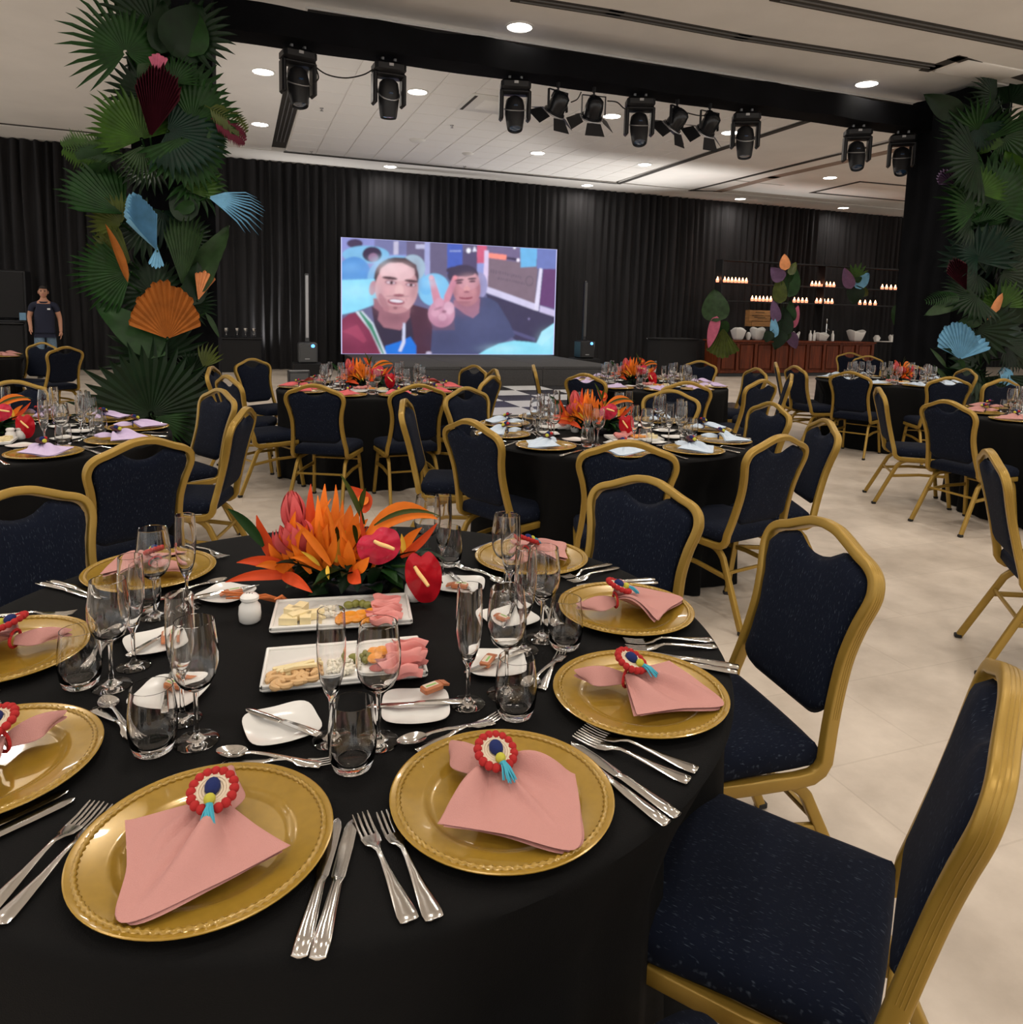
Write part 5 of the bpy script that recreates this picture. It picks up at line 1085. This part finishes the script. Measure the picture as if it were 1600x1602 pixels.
def tassel_mesh():
    m = MB(); rg = random.Random(2)
    for k in range(22):
        a = rg.uniform(-.35, .35); l = rg.uniform(.026, .034); x0 = rg.uniform(-.003, .003); z0 = rg.uniform(-.002, .003); m.tube([(x0, 0, z0), (x0 + math.sin(a) * l * .5, -l * .5, z0 + .001), (x0 + math.sin(a) * l, -l, z0 - .004)], [.0016, .0016, .001], 5)
    m.ball((0, -.002, 0), .0045, 8, 6); return m.mesh('tassel', 'tassel')
TASS = tassel_mesh()
LOOP = MB().tube([(.021 * math.cos(a), 0, .013 + .017 * math.sin(a)) for a in [2 * PI * i / 20 for i in range(20)]], .003, 6, True)
LOOPR = LOOP.mesh('band', 'pom_red'); LOOPB = LOOP.mesh('band', 'pom_blue')
def ring_proto(full):
    t = thing('napkin_ring', 'x', 'napkin ring', (0, 0, 0), 0, 'napkin rings')
    raw('band', LOOPR if full else LOOPB, t, Matrix.Translation((0, 0, .021)))
    T = Matrix.Translation((0, -.006, .068)) @ Matrix.Rotation(.42, 4, 'X')
    if full:
        for k in range(16):
            a = 2 * PI * k / 16; raw('pompom', POMR, t, T @ Matrix.Translation((.0275 * math.cos(a), .0275 * math.sin(a), .002)) @ Matrix.Scale(.0068, 4))
        raw('rope_disc', RDISC, t, T); raw('blue_ball', POMB, t, T @ Matrix.Translation((0, .002, .008)) @ Matrix.Diagonal((.0105, .0125, .009, 1))); raw('yellow_ball', POMY, t, T @ Matrix.Translation((-.001, -.0165, .009)) @ Matrix.Scale(.0078, 4)); raw('tassel', TASS, t, T @ Matrix.Translation((-.001, -.021, .008)))
    else:
        raw('rosette', MB().lathe([(0, .006), (.018, .005), (.028, .002), (.028, -.002), (0, -.003)], 16).mesh('rosette', 'pom_dark'), t, T); raw('blue_ball', POMB, t, T @ Matrix.Translation((0, .002, .008)) @ Matrix.Scale(.012, 4)); raw('pompom', POMR, t, T @ Matrix.Translation((.016, .008, .006)) @ Matrix.Scale(.009, 4)); raw('yellow_ball', POMY, t, T @ Matrix.Translation((.004, -.018, .008)) @ Matrix.Scale(.010, 4))
    return t
RING0, RING0u = ring_proto(True), []; RING1, RING1u = ring_proto(False), []
def charger_proto():
    t = thing('charger_plate', 'x', 'plate', (0, 0, 0), 0, 'gold charger plates'); raw('plate', CHARGER, t); raw('rope_rim', ROPE, t); return t
CHP, CHPu = charger_proto(), []
def sweet_proto():
    t = thing('wrapped_sweet', 'x', 'sweet', (0, 0, 0), 0, 'wrapped sweets on the small plates')
    part('wrapper', MB().box((0, 0, .007), (.042, .022, .013), bev=.003).box((.027, 0, .008), (.014, .020, .004), (0, .3, 0)), 'sweet_wrap', t); part('label_band', MB().box((-.003, 0, .0138), (.028, .014, .0008)), 'sweet_print', t); part('stripe', MB().box((-.003, -.002, .0144), (.022, .004, .0006)), 'sweet_green', t); return t
SWT, SWTu = sweet_proto(), []
def pl(a_deg, c, lx, ly, z=TZ + .002):
    """place-local (x to the diner's right, y towards the table centre) -> world"""
    a = math.radians(a_deg); inw = Vector((-math.cos(a), -math.sin(a), 0)); rt = Vector((-math.sin(a), math.cos(a), 0)); return Vector((c[0] + .677 * math.cos(a), c[1] + .677 * math.sin(a), z)) + rt * lx + inw * ly
def inframe(p, mg=60): x, y = px(p); return -mg < x < 1600 + mg and y < 1602 + mg
def item(nm, me, lab, cat, grp, p, rz): o = raw(nm, me); tag(o, lab, cat, grp); o.location = p; o.rotation_euler = (0, 0, rz); return o
ORD = 0
for tk, T in TAB.items():
    c = T['c']; lvl = T['lvl']; rg = random.Random(sum(map(ord, tk)))
    for k, a in enumerate(T['a']):
        a = ((a + 180) % 360) - 180; rz = math.radians(a) + PI / 2; wh = "at %s on %s" % (hour(a), T['d'])
        P = pl(a, c, 0, 0)
        if not inframe(P, 120 if lvl == 0 else 30): continue
        place(CHP, CHPu, P, rz + rg.uniform(-.2, .2), 'gold charger plate with roped rim ' + wh, 'gold charger plates')
        nk = k if lvl == 0 else k % 3
        nr = rz + (rg.uniform(-.12, .12) if lvl else 0); col = {'pink_napkin': 'pink', 'lilac_napkin': 'lilac', 'blue_napkin': 'pale blue', 'red_napkin': 'red'}[T['nap']]
        item('napkin', napkin(T['nap'], (0, 1, 2, 1, 2, 0, 1, 0)[k % 8] if lvl == 0 else nk), 'folded %s cloth napkin %s' % (col, wh), 'napkin', '%s napkins' % col, P + Vector((0, 0, .001)), nr)
        rp = pl(a, c, 0, .026)
        if lvl == 0: place(RING0, RING0u, rp, nr + (.25 if k in (0, 7) else -.1), 'pompom napkin ring in red, blue and yellow ' + wh, 'napkin rings')
        elif lvl == 1 or tk in ('T3', 'T6'): place(RING1, RING1u, rp, nr, 'dark napkin ring with bright balls ' + wh, 'napkin rings')
        j = lambda s=.004: rg.uniform(-s, s)
        for nm, me, cat, rr, da in (('tumbler', TUMB, 'glass', .503, 17.2), ('wine_glass', WINE, 'glass', .452, 22.2), ('champagne_flute', FLUTE, 'glass', .420, 12.4)):
            q = math.radians(a + da + j(.8)); rr += j(.006); p = Vector((c[0] + rr * math.cos(q), c[1] + rr * math.sin(q), TZ + .001))
            if inframe(p, 20): item(nm, me, {'tumbler': 'clear stemless tumbler ', 'wine_glass': 'clear stemmed wine glass ', 'champagne_flute': 'clear slim champagne flute '}[nm] + wh, cat, nm.replace('_', ' ') + ' set', p, 0)
        br = pl(a, c, j(.003), .292 + j(.004)); brz = rz + ((.56, -.44, .5, .3, .7, .2, .45, .6)[k % 8] if lvl == 0 else rg.uniform(-.6, .6))
        item('bread_plate', BREAD, 'small square white bread plate ' + wh, 'plate', 'white bread plates', br, brz)
        if lvl == 0:
            for n, (lx, ly, rt) in enumerate(((-.203, -.030, -.085), (-.172, -.038, -.085))): item('fork', FORK, ('outer', 'inner')[n] + ' steel dinner fork left of the charger ' + wh, 'fork', 'dinner forks', pl(a, c, lx + j(.002), ly + j(.004), TZ + .0015), rz + rt * (2.4 if k == 2 else 1.2) + j(.02))
            for n, (lx, ly, rt) in enumerate(((.168, -.050, .02), (.189, -.052, .03))): item('knife', KNIFE, ('inner', 'outer')[n] + ' steel dinner knife right of the charger ' + wh, 'knife', 'dinner knives', pl(a, c, lx + j(.002), ly + j(.004), TZ + .0015), rz + .06 + j(.02) + rt * .4)
            item('spoon', SPOON, 'steel dessert spoon above the charger ' + wh, 'spoon', 'dessert spoons', pl(a, c, .012, .196, TZ + .003), rz + PI / 2 - .12 + j(.04)); item('dessert_fork', DFORK, 'steel dessert fork crossing the spoon ' + wh, 'fork', 'dessert forks', pl(a, c, .030, .186, TZ + .0015), rz - PI / 2 + .06 + j(.04))
            item('butter_knife', BKNIFE, 'butter knife laid across the bread plate ' + wh, 'knife', 'butter knives', br + Vector((0, 0, .0085)), rz + 1.12 + j(.08))
            if k != 0:
                sp = pl(a, c, -.012 if k != 1 else .045, .312 if k != 1 else .318, TZ + .0075 if k != 1 else TZ + .016); place(SWT, SWTu, sp, rz + rg.uniform(-.8, .8), 'small brown wrapped sweet on the bread plate ' + wh, 'wrapped sweets on the small plates')
        elif lvl == 1:
            item('fork', FORK, 'steel fork left of the charger ' + wh, 'fork', 'dinner forks', pl(a, c, -.19, -.03, TZ + .0015), rz + j(.05)); item('knife', KNIFE, 'steel knife right of the charger ' + wh, 'knife', 'dinner knives', pl(a, c, .19, -.04, TZ + .0015), rz + j(.05)); item('spoon', SPOON, 'steel spoon above the charger ' + wh, 'spoon', 'dessert spoons', pl(a, c, .01, .195, TZ + .0015), rz + PI / 2 + j(.05))
# ================================================================== centrepiece, platters, food, shakers
FO = Vector((-.385, 1.86, TZ + .001))
def blade(parent, B, T, wid, mt, bend=(0, 0, 0), nm='petal', fold=.3, nrm=None, thick=.0015, shape=.75, n=10):
    """pointed petal from B to T (world), bowed by bend"""
    B, T, bend = Vector(B) - FO, Vector(T) - FO, Vector(bend); m = MB(); ax_ = (T - B).normalized()
    nr = Vector(nrm) if nrm is not None else Vector((0, -1, .3)); side = ax_.cross(nr)
    side = side.normalized() if side.length > 1e-4 else Vector((1, 0, 0)); up_ = side.cross(ax_).normalized()
    def f(s, q):
        x = s * 2 - 1; c = B + (T - B) * q + bend * (4 * q * (1 - q)); w = wid / 2 * max(.002, math.sin(PI * min(1, (q * .96 + .03) ** shape))) ** .85
        return c + side * (x * w) - up_ * (fold * w * (1 - abs(x)))
    m.grid(f, 5, n); v0 = list(m.v); fs = list(m.f); o = Vector(up_) * -thick; m.add([(Vector(v) + o) for v in v0], [tuple(reversed(q)) for q in fs])
    return part(nm, m, mt, parent, True, 70)
def pxy(x, y, Y): return at_y(x, y, Y)
fa = thing('flower_arrangement', 'x', 'flower arrangement', FO, 0, 'tropical table centrepieces')
part('bowl', MB().lathe([(0, 0), (.07, 0), (.085, .006), (.095, .035), (.092, .045), (.086, .040), (0, .038)], 24), 'black_gloss', fa)
rg = random.Random(21)
for k in range(44):   # dark collar of leaves
    a = rg.uniform(0, 2 * PI); r = rg.uniform(.02, .10); L = rg.uniform(.07, .15); b = FO + Vector((r * math.cos(a) * 1.15, r * math.sin(a) * .8, rg.uniform(.02, .07))); e = b + Vector((math.cos(a) * L, math.sin(a) * L * .8, rg.uniform(-.03, .07)))
    if e.z < TZ + .012: e.z = TZ + .012
    blade(fa, b, e, rg.uniform(.03, .055), rg.choice(['leaf_deep', 'leaf_deep', 'leaf_mid', 'leaf_blue_green']), (0, 0, rg.uniform(.01, .03)), 'leaf', nrm=(0, 0, 1))
for k in range(34):   # leaves spilling over the rim
    a = rg.uniform(-PI, 0) if k < 26 else rg.uniform(0, PI); r = rg.uniform(.06, .10); L = rg.uniform(.06, .10); b = FO + Vector((r * math.cos(a) * 1.25, r * math.sin(a) * .8, rg.uniform(.05, .09))); e = b + Vector((math.cos(a) * L, math.sin(a) * L * .55, -rg.uniform(.02, .06)))
    e.z = max(e.z, TZ + .016)
    blade(fa, b, e, rg.uniform(.03, .05), rg.choice(['leaf_deep', 'leaf_mid', 'leaf_mid', 'leaf_blue_green']), (0, 0, rg.uniform(.008, .02)), 'leaf', nrm=(0, -.5, 1))
def flower(lst, nm='heliconia'):
    """lst of (base px, tip px, Ybase, Ytip, width, material, bend)"""
    root = None
    for i, (b, t, y0, y1, w, m, bd) in enumerate(lst):
        if root is None:
            root = blade(fa, pxy(*b, y0), pxy(*t, y1), w, m, bd, nm)
        else: blade(root, pxy(*b, y0), pxy(*t, y1), w, m, bd, 'petal')
    return root
O_, RO_, PK, YE = 'petal_orange', 'petal_red_orange', 'petal_pink', 'petal_yellow'
flower([((505, 880), (508, 757), 1.86, 1.90, .035, O_, (0, -.01, 0)), ((500, 880), (486, 757), 1.85, 1.88, .030, RO_, (-.01, 0, 0)), ((508, 870), (525, 758), 1.86, 1.90, .026, O_, (.01, 0, 0)), ((505, 870), (497, 775), 1.82, 1.84, .024, O_, (0, -.01, 0)), ((510, 875), (536, 782), 1.85, 1.9, .022, O_, (.01, 0, 0))], 'bird_of_paradise')
flower([((520, 885), (548, 790), 1.86, 1.92, .045, O_, (.01, 0, .01)), ((522, 880), (560, 800), 1.85, 1.88, .04, O_, (.01, 0, 0)), ((525, 885), (575, 812), 1.83, 1.85, .035, O_, (0, 0, .012)), ((525, 880), (540, 830), 1.8, 1.8, .025, YE, (0, 0, 0))], 'bird_of_paradise')
flower([((500, 890), (512, 820), 1.80, 1.79, .034, O_, (0, -.012, 0)), ((503, 890), (488, 828), 1.79, 1.77, .028, O_, (-.01, -.01, 0)), ((505, 892), (525, 835), 1.79, 1.76, .026, O_, (.008, -.01, 0)), ((512, 885), (514, 906), 1.76, 1.73, .010, YE, (0, -.004, 0)), ((500, 885), (471, 863), 1.77, 1.73, .010, YE, (0, 0, .004)), ((505, 893), (455, 872), 1.78, 1.74, .018, O_, (0, 0, .01))], 'bird_of_paradise')
flower([((448, 895), (401, 806), 1.84, 1.84, .034, RO_, (-.012, 0, 0)), ((450, 892), (420, 850), 1.82, 1.80, .026, O_, (0, -.01, 0)), ((452, 890), (440, 835), 1.84, 1.85, .022, RO_, (0, 0, 0))])
flower([((462, 898), (370, 880), 1.80, 1.76, .032, RO_, (0, 0, .016)), ((455, 902), (352, 911), 1.78, 1.72, .026, RO_, (0, -.01, .014)), ((450, 895), (430, 888), 1.77, 1.74, .03, O_, (0, 0, .01)), ((440, 900), (488, 927), 1.77, 1.72, .030, RO_, (0, -.01, .012)), ((430, 900), (465, 880), 1.78, 1.76, .024, O_, (0, 0, .008)), ((445, 893), (400, 886), 1.79, 1.77, .022, O_, (0, 0, .01))])
flower([((470, 872), (518, 780), 1.82, 1.84, .022, O_, (-.008, 0, 0)), ((465, 880), (462, 800), 1.82, 1.82, .028, O_, (-.012, 0, 0)), ((475, 880), (480, 820), 1.80, 1.78, .03, RO_, (0, -.01, 0))])
flower([((548, 885), (535, 830), 1.78, 1.76, .028, O_, (0, -.01, 0)), ((550, 890), (545, 845), 1.76, 1.73, .03, O_, (0, -.012, 0)), ((555, 885), (580, 838), 1.78, 1.76, .03, O_, (.01, -.01, 0)), ((548, 890), (564, 912), 1.76, 1.71, .036, RO_, (0, -.012, 0)), ((552, 895), (577, 872), 1.75, 1.72, .028, O_, (.004, -.01, 0)), ((545, 890), (528, 868), 1.76, 1.72, .02, O_, (0, 0, 0))])
# beaked bract with a green keel at right, thin spikes
bk = blade(fa, pxy(572, 838, 1.82), pxy(684, 812, 1.78), .055, O_, (.0, 0, .040), 'beak_bract', nrm=(.3, -1, .6)); blade(bk, pxy(585, 822, 1.81), pxy(690, 808, 1.775), .012, 'leaf_olive', (0, -.004, .026), 'keel')
flower([((627, 872), (684, 818), 1.80, 1.78, .022, RO_, (.004, 0, -.004)), ((628, 868), (660, 825), 1.80, 1.80, .026, O_, (-.008, 0, .004)), ((632, 866), (628, 835), 1.8, 1.8, .014, YE, (0, 0, 0))])
for (b, t, w, m) in [((570, 820), (532, 742), .014, 'leaf_olive'), ((562, 805), (572, 764), .014, 'leaf_olive'), ((412, 855), (356, 796), .026, 'leaf_mid'), ((470, 880), (436, 860), .03, 'leaf_deep'), ((530, 850), (520, 822), .014, 'leaf_olive'), ((558, 850), (552, 822), .012, 'leaf_olive'), ((610, 895), (632, 888), .02, 'leaf_olive'), ((610, 925), (630, 940), .018, 'leaf_olive'), ((605, 905), (630, 918), .02, 'leaf_grey_green'), ((590, 915), (600, 880), .03, 'leaf_mid'), ((520, 925), (480, 935), .035, 'leaf_mid')]: blade(fa, pxy(*b, 1.83), pxy(*t, 1.80), w, m, (0, 0, .012), 'leaf')
blade(fa, pxy(575, 800, 1.88), pxy(543, 760, 1.9), .05, RO_, (.01, 0, 0), 'petal'); blade(fa, pxy(565, 790, 1.88), pxy(572, 770, 1.9), .03, O_, (.0, 0, 0), 'petal')
rgp = random.Random(9)
for k in range(26):
    bx, by = rgp.uniform(455, 590), rgp.uniform(872, 905); a = rgp.uniform(-.95, .95); L = rgp.uniform(45, 95); y0 = rgp.uniform(1.76, 1.9)
    blade(fa, pxy(bx, by, y0), pxy(bx + math.sin(a) * L, by - math.cos(a) * L, y0 + rgp.uniform(-.05, .03)), rgp.uniform(.010, .022), rgp.choice([O_, O_, RO_, O_]), (rgp.uniform(-.01, .01), 0, rgp.uniform(0, .01)), 'petal')
# torch ginger cups
def ginger(b, t, y, r, open_=0.3):
    B, T = pxy(*b, y), pxy(*t, y); d = T - B; L = d.length; d.normalize(); s1 = d.cross(Vector((0, 1, 0))).normalized(); s2 = d.cross(s1); root = None
    for ring_, (k0, rr, ll) in enumerate(((0, r, 1.0), (.5, r * .75, 1.05), (0.25, r * .45, 1.08))):
        for k in range(6 if ring_ < 2 else 4):
            a = 2 * PI * (k + k0) / (6 if ring_ < 2 else 4); rad = s1 * math.cos(a) + s2 * math.sin(a); o = blade(fa if root is None else root, B + rad * rr * .3, B + d * L * ll + rad * rr * open_, r * 1.1, PK, rad * rr * .55, 'torch_ginger' if root is None else 'petal', nrm=rad)
            if root is None: root = o
ginger((462, 832), (456, 772), 1.86, .030, .5); ginger((470, 868), (452, 822), 1.80, .034, 1.3)
# anthuriums: heart spathe and spadix
def anthurium(c, w, h, y, rot, mt, s0, s1_):
    C = pxy(*c, y); sc = y / F_PX; m = MB(); cr_, sr_ = math.cos(rot), math.sin(rot)
    def f(s, q):
        a = s * 2 * PI; e = .5 * (1 - .28 * math.exp(-((a - PI / 2 + PI) % (2 * PI) - PI) ** 2 / .12)) * (1 + .10 * math.cos(a + PI / 2) ); X = q * e * w * sc * math.cos(a) * (1 + .08 * math.sin(a)); Z = q * e * h * sc * math.sin(a)
        yy = -.010 * (1 - q * q) * 0 + .016 * q * q + .0035 * math.sin(7 * a) * q * q + .002 * math.sin(18 * q)
        return Vector((X * cr_ - Z * sr_, yy - .12 * Z, X * sr_ + Z * cr_)) + (C - FO)
    m.grid(f, 40, 8, closeu=True); v0 = list(m.v); fs = list(m.f); m.add([(x, yy + .0015, z) for x, yy, z in v0], [tuple(reversed(q)) for q in fs])
    o = part('anthurium', m, mt, fa, True, 80); A, Bq = pxy(*s0, y - .004) - FO, pxy(*s1_, y - .035) - FO
    part('spadix', MB().tube([A, A * .7 + Bq * .3 + Vector((0, -.004, 0)), A * .3 + Bq * .7, Bq, Bq + (Bq - A) * .03], [.0042, .0052, .005, .004, .001], 10), 'spadix', o)
    part('stem', MB().tube([A + Vector((0, .005, 0)), (A + Vector((-.03, .05, .05))) * .55 + Vector((0, 0, -.01)), Vector((0, 0, .04))], .004, 6), 'leaf_mid', o)
anthurium((590, 855), 74, 62, 1.72, .5, 'anthurium_pink', (586, 847), (616, 859)); anthurium((661, 901), 60, 96, 1.74, .12, 'anthurium_red', (649, 887), (670, 917))
FA_used = []
stick = MB()
fo = place(fa, FA_used, FO, 0, 'orange and red tropical flower centrepiece on the foreground table', 'tropical table centrepieces')
so_ = pxy(452, 945, 1.74); sk = thing('fringed_bract', 'dry orange fringed stems lying left of the foreground flowers', 'stem', so_, 0)
for k in range(9):
    e = pxy(345 + 8 * k * (k % 3 == 1) + 4 * k, 926 + 5 * k, 1.70) ; e.z = max(e.z, TZ + .03)
    part('stem', MB().tube([(0, .001 * k, 0), ((e - so_) * .5 + Vector((0, 0, .008 + .001 * k))), e - so_], [.0042, .0040, .002], 5), 'stick_orange', sk)
for tk, dx, dy, rz, sc in (('T1', -.02, -.02, .5, .95), ('T2', -.05, 0, -.35, 1.0), ('T3', -.05, .05, .25, 1.05), ('T4', -.05, .05, -.6, 1.05), ('T5', .1, 0, .9, 1.0), ('T6', 0, 0, .3, 1.0), ('T7', 0, 0, .3, 1.0)):
    T = TAB[tk]; P = Vector((T['c'][0] + dx, T['c'][1] + dy, TZ + .001))
    if inframe(P, 150): o = place(fa, FA_used, P, rz, 'tropical flower centrepiece on ' + T['d'], 'tropical table centrepieces'); o.scale = (sc, sc, sc)
# platters
PLAT = MB().box((0, 0, .010), (.315, .165, .012), bev=.005).box((0, .079, .017), (.315, .007, .008), bev=.002).box((0, -.079, .017), (.315, .007, .008), bev=.002).box((.154, 0, .017), (.007, .165, .008), bev=.002).box((-.154, 0, .017), (.007, .165, .008), bev=.002).box((0, 0, .002), (.22, .10, .004)).mesh('platter', 'porcelain', True, 40)
item('platter', PLAT, 'white rectangular platter with nuts and ham nearest the camera', 'platter', 'white food platters', Vector((-.323, 1.425, TZ + .001)), .245); item('platter', PLAT, 'white rectangular platter with cheese and apricots under the flowers', 'platter', 'white food platters', Vector((-.385, 1.675, TZ + .001)), .215)
ZF = TZ + .018
def cashew_mesh():
    P = [(.012 * math.cos(t), .012 * math.sin(t), .006) for t in [(-.2 + 1.25 * PI * i / 8) for i in range(9)]]; return MB().tube(P, [.003, .0055, .006, .0055, .005, .0055, .006, .005, .0025], 8).mesh('cashew_nut', 'cashew')
CSH = cashew_mesh()
for k, (x, y) in enumerate([(430, 1071), (438, 1077), (446, 1074), (452, 1062), (461, 1059), (470, 1056), (478, 1066), (487, 1063), (466, 1068), (482, 1056), (432, 1063)]): item('cashew_nut', CSH, 'pale roasted cashew nut on the nearest white platter', 'nut', 'cashew nuts on the near platter', at_z(x, y, ZF), k * 1.3).scale = (1.15, 1.15, 1.15)
STK = MB().box((0, 0, .004), (.062, .008, .008), bev=.0015).mesh('cheese_stick', 'cheese')
for k in range(12): p = at_z(452 + 4 * (k % 6), 1047 + 1.5 * (k % 5) - 3 * (k // 6), ZF + .006 * (k // 5)); item('cheese_stick', STK, 'thin pale cheese stick in the pile on the nearest platter', 'cheese', 'cheese sticks on the near platter', p, .5 + .25 * math.sin(k * 2.1))
def lump(seed, r):
    rg = random.Random(seed); ph = [rg.uniform(0, 6) for _ in range(6)]; m = MB().ball((0, 0, 0), 1, 12, 8); vs = []
    for v in m.v:
        v = Vector(v); f = r * (1 + .18 * math.sin(3 * v.x + ph[0]) * math.sin(4 * v.y + ph[1]) + .12 * math.sin(6 * v.z + 3 * v.x + ph[2])); vs.append((v.x * f, v.y * f, v.z * f * .8 + r * .7))
    m.v = vs; return m
CRB = [lump(k, .008).mesh('cheese_crumb', 'blue_cheese', True, 25) for k in range(3)]
for k in range(18): x, y = 515 + 9 * (k % 5) + random.uniform(-3, 3), 1040 + 6 * (k // 5) + random.uniform(-3, 3); item('cheese_crumb', CRB[k % 3], 'crumbled blue cheese piece on the nearest platter', 'cheese', 'blue cheese crumbs on the near platter', at_z(x, y, ZF + .002 * (k % 4)), k)
def oval(r, mt, nm): return MB().ball((0, 0, r[2]), r, 12, 8).mesh(nm, mt)
OLV = oval((.012, .009, .009), 'olive_fruit', 'olive'); APR = MB().lathe([(0, .002), (.012, 0), (.018, .004), (.019, .008), (.015, .013), (.006, .012), (0, .010)], 14).mesh('dried_apricot', 'apricot')
for k, (x, y) in enumerate([(553, 1036), (563, 1030), (574, 1034), (566, 1041)]): item('olive', OLV, 'green olive on the nearest platter behind the wine glass', 'olive', 'olives on the near platter', at_z(x, y, ZF), k)
for k, (x, y) in enumerate([(582, 1026), (592, 1030), (585, 1036), (598, 1024)]): item('dried_apricot', APR, 'orange dried apricot on the nearest platter', 'fruit', 'apricots on the near platter', at_z(x, y, ZF + .003 * k), k)
for k, (x, y) in enumerate([(598, 1046), (590, 1050), (605, 1040)]): item('salami_slice', MB().lathe([(0, .003), (.017, .004), (.019, .002), (.017, 0), (0, 0)], 16).mesh('salami_slice', 'salami'), 'dark red salami slice on the nearest platter', 'meat', 'salami on the near platter', at_z(x, y, ZF + .004 * k), k)
def ham_mesh(seed, L=.085, w=.06):
    """a thin slice gathered into loose standing folds"""
    rg = random.Random(seed); a0 = rg.uniform(0, 3); m = MB()
    def f(s, q):
        t = q * 2.6 * 2 * PI; amp = .013 * (1 - .25 * q); fan = .55 + .45 * abs(s - .5) * 2
        return Vector(((s - .5) * w * (1 + .15 * math.sin(t)), -.035 + .07 * q + .010 * math.sin(t * .5 + a0 + s * 3) * fan, .016 + amp * math.sin(t) * (.6 + .4 * math.sin(PI * s)) + .003 * math.sin(s * 8 + a0)))
    m.grid(f, 12, 44); v0 = list(m.v); fs = list(m.f); m.add([(x, y, z - .0016) for x, y, z in v0], [tuple(reversed(q)) for q in fs]); return m.mesh('ham_roll', 'ham', True, 80)
HAM = [ham_mesh(k) for k in range(2)]
for k, (x, y, r, z) in enumerate([(640, 1024, -.1, 0), (642, 1040, .15, 0), (630, 1056, .3, 0), (632, 1036, .2, .022), (618, 1052, .5, .018)]): item('ham_roll', HAM[k % 2], 'folded pink ham slice %s on the nearest platter' % ('at the back', 'in the middle', 'at the front', 'on top of the pile', 'leaning left')[k], 'meat', 'ham slices on the near platter', at_z(x, y, ZF + z), r)
# far platter
WDG = MB().prism([(-.02, -.012), (.022, -.012), (.015, .014), (-.018, .012)], 0, .016).mesh('cheese_wedge', 'cheese', False)
for k, (x, y) in enumerate([(452, 975), (465, 968), (478, 972), (458, 961), (490, 966), (470, 956)]): item('cheese_wedge', WDG, 'pale cheese wedge on the platter under the flowers', 'cheese', 'cheese on the far platter', at_z(x, y, ZF + .004 * (k % 2)), k * .9)
for k in range(8): item('cheese_crumb', CRB[k % 3], 'blue cheese crumb on the platter under the flowers', 'cheese', 'crumbs on the far platter', at_z(503 + 7 * (k % 4), 955 + 9 * (k // 4), ZF + .003 * (k % 3)), k)
for k, (x, y) in enumerate([(540, 974), (548, 968), (557, 972), (566, 966), (574, 971), (582, 963)]): item('dried_apricot', APR, 'orange dried apricot on the platter under the flowers', 'fruit', 'apricots on the far platter', at_z(x, y, ZF + .004 * (k % 2)), k)
for k, (x, y) in enumerate([(545, 952), (556, 950), (567, 950), (575, 952)]): item('olive', OLV, 'green olive on the platter under the flowers', 'olive', 'olives on the far platter', at_z(x, y, ZF), k)
for k, (x, y, r) in enumerate([(606, 966, .2), (604, 953, .1), (596, 974, .3)]): item('ham_roll', HAM[k % 2], 'folded pink ham slice %s of the platter under the flowers' % ('in the middle right', 'at the back right', 'at the front right')[k], 'meat', 'ham on the far platter', at_z(x, y, ZF), r)
# shakers
SHK = MB().lathe([(0, 0), (.020, 0), (.024, .004), (.0255, .02), (.024, .038), (.018, .046), (.0175, .050), (.021, .054), (.021, .060), (.015, .066), (0, .068)], 24).mesh('shaker', 'porcelain')
def shaker(p, lab, dots=True):
    t = thing('condiment_shaker', lab, 'shaker', p, 0, 'white condiment shakers'); raw('body', SHK, t)
    part('lid_holes', MB().lathe([(0, .0686), (.002, .0686), (.002, .0676)], 6).lathe([(0, .0680), (.0015, .0680), (.0015, .0670)], 6, (.006, 0, 0)).lathe([(0, .0680), (.0015, .0680), (.0015, .0670)], 6, (-.006, 0, 0)), 'black_plastic', t)
shaker(at_z(391, 972, TZ + .001), 'white porcelain shaker left of the foreground flowers'); shaker(at_z(648, 938, TZ + .001), 'white porcelain shaker right of the flowers behind the red anthurium')
shaker(at_z(17, 689, TZ + .001), 'left white shaker of the pair on the lilac-napkin table'); shaker(at_z(32, 687, TZ + .001), 'right white shaker of the pair on the lilac-napkin table')
shaker(at_z(888, 672, TZ + .001), 'left white shaker on the pale-blue-napkin middle table'); shaker(at_z(899, 676, TZ + .001), 'right white shaker on the pale-blue-napkin middle table')
# simple platters on the other tables
for tk, lst in (('T2', [(.12, -.22, .2, 'near'), (-.18, .2, .3, 'far')]), ('T3', [(.02, -.25, 0, 'near')]), ('T4', [(.05, -.25, .1, 'near')]), ('T1', [(.05, -.2, .4, 'near')]), ('T5', [(-.05, -.25, 0, 'near')]), ('T6', [(-.25, .0, .7, 'near')])):
    for dx, dy, rz, w in lst:
        T = TAB[tk]; P = Vector((T['c'][0] + dx, T['c'][1] + dy, TZ + .001)); item('platter', PLAT, 'white food platter, the %s one on %s' % (w, T['d']), 'platter', 'white food platters', P, rz); R = Matrix.Rotation(rz, 3, 'Z')
        for k in range(3): item('ham_roll', HAM[k % 2], 'pink ham slice on the %s platter of %s' % (w, T['d']), 'meat', 'ham on the other tables', P + R @ Vector((-.10 + .03 * k, -.04 + .04 * k, .017)), rz + .4 * k)
        for k in range(5): item('dried_apricot', APR, 'dried apricot on the %s platter of %s' % (w, T['d']), 'fruit', 'apricots on the other tables', P + R @ Vector((-.0 + .028 * (k % 3), -.03 + .04 * (k // 3), .017)), k)
        for k in range(4): item('cheese_wedge', WDG, 'cheese wedge on the %s platter of %s' % (w, T['d']), 'cheese', 'cheese on the other tables', P + R @ Vector((.10 + .02 * (k % 2), -.05 + .03 * k, .017)), k)
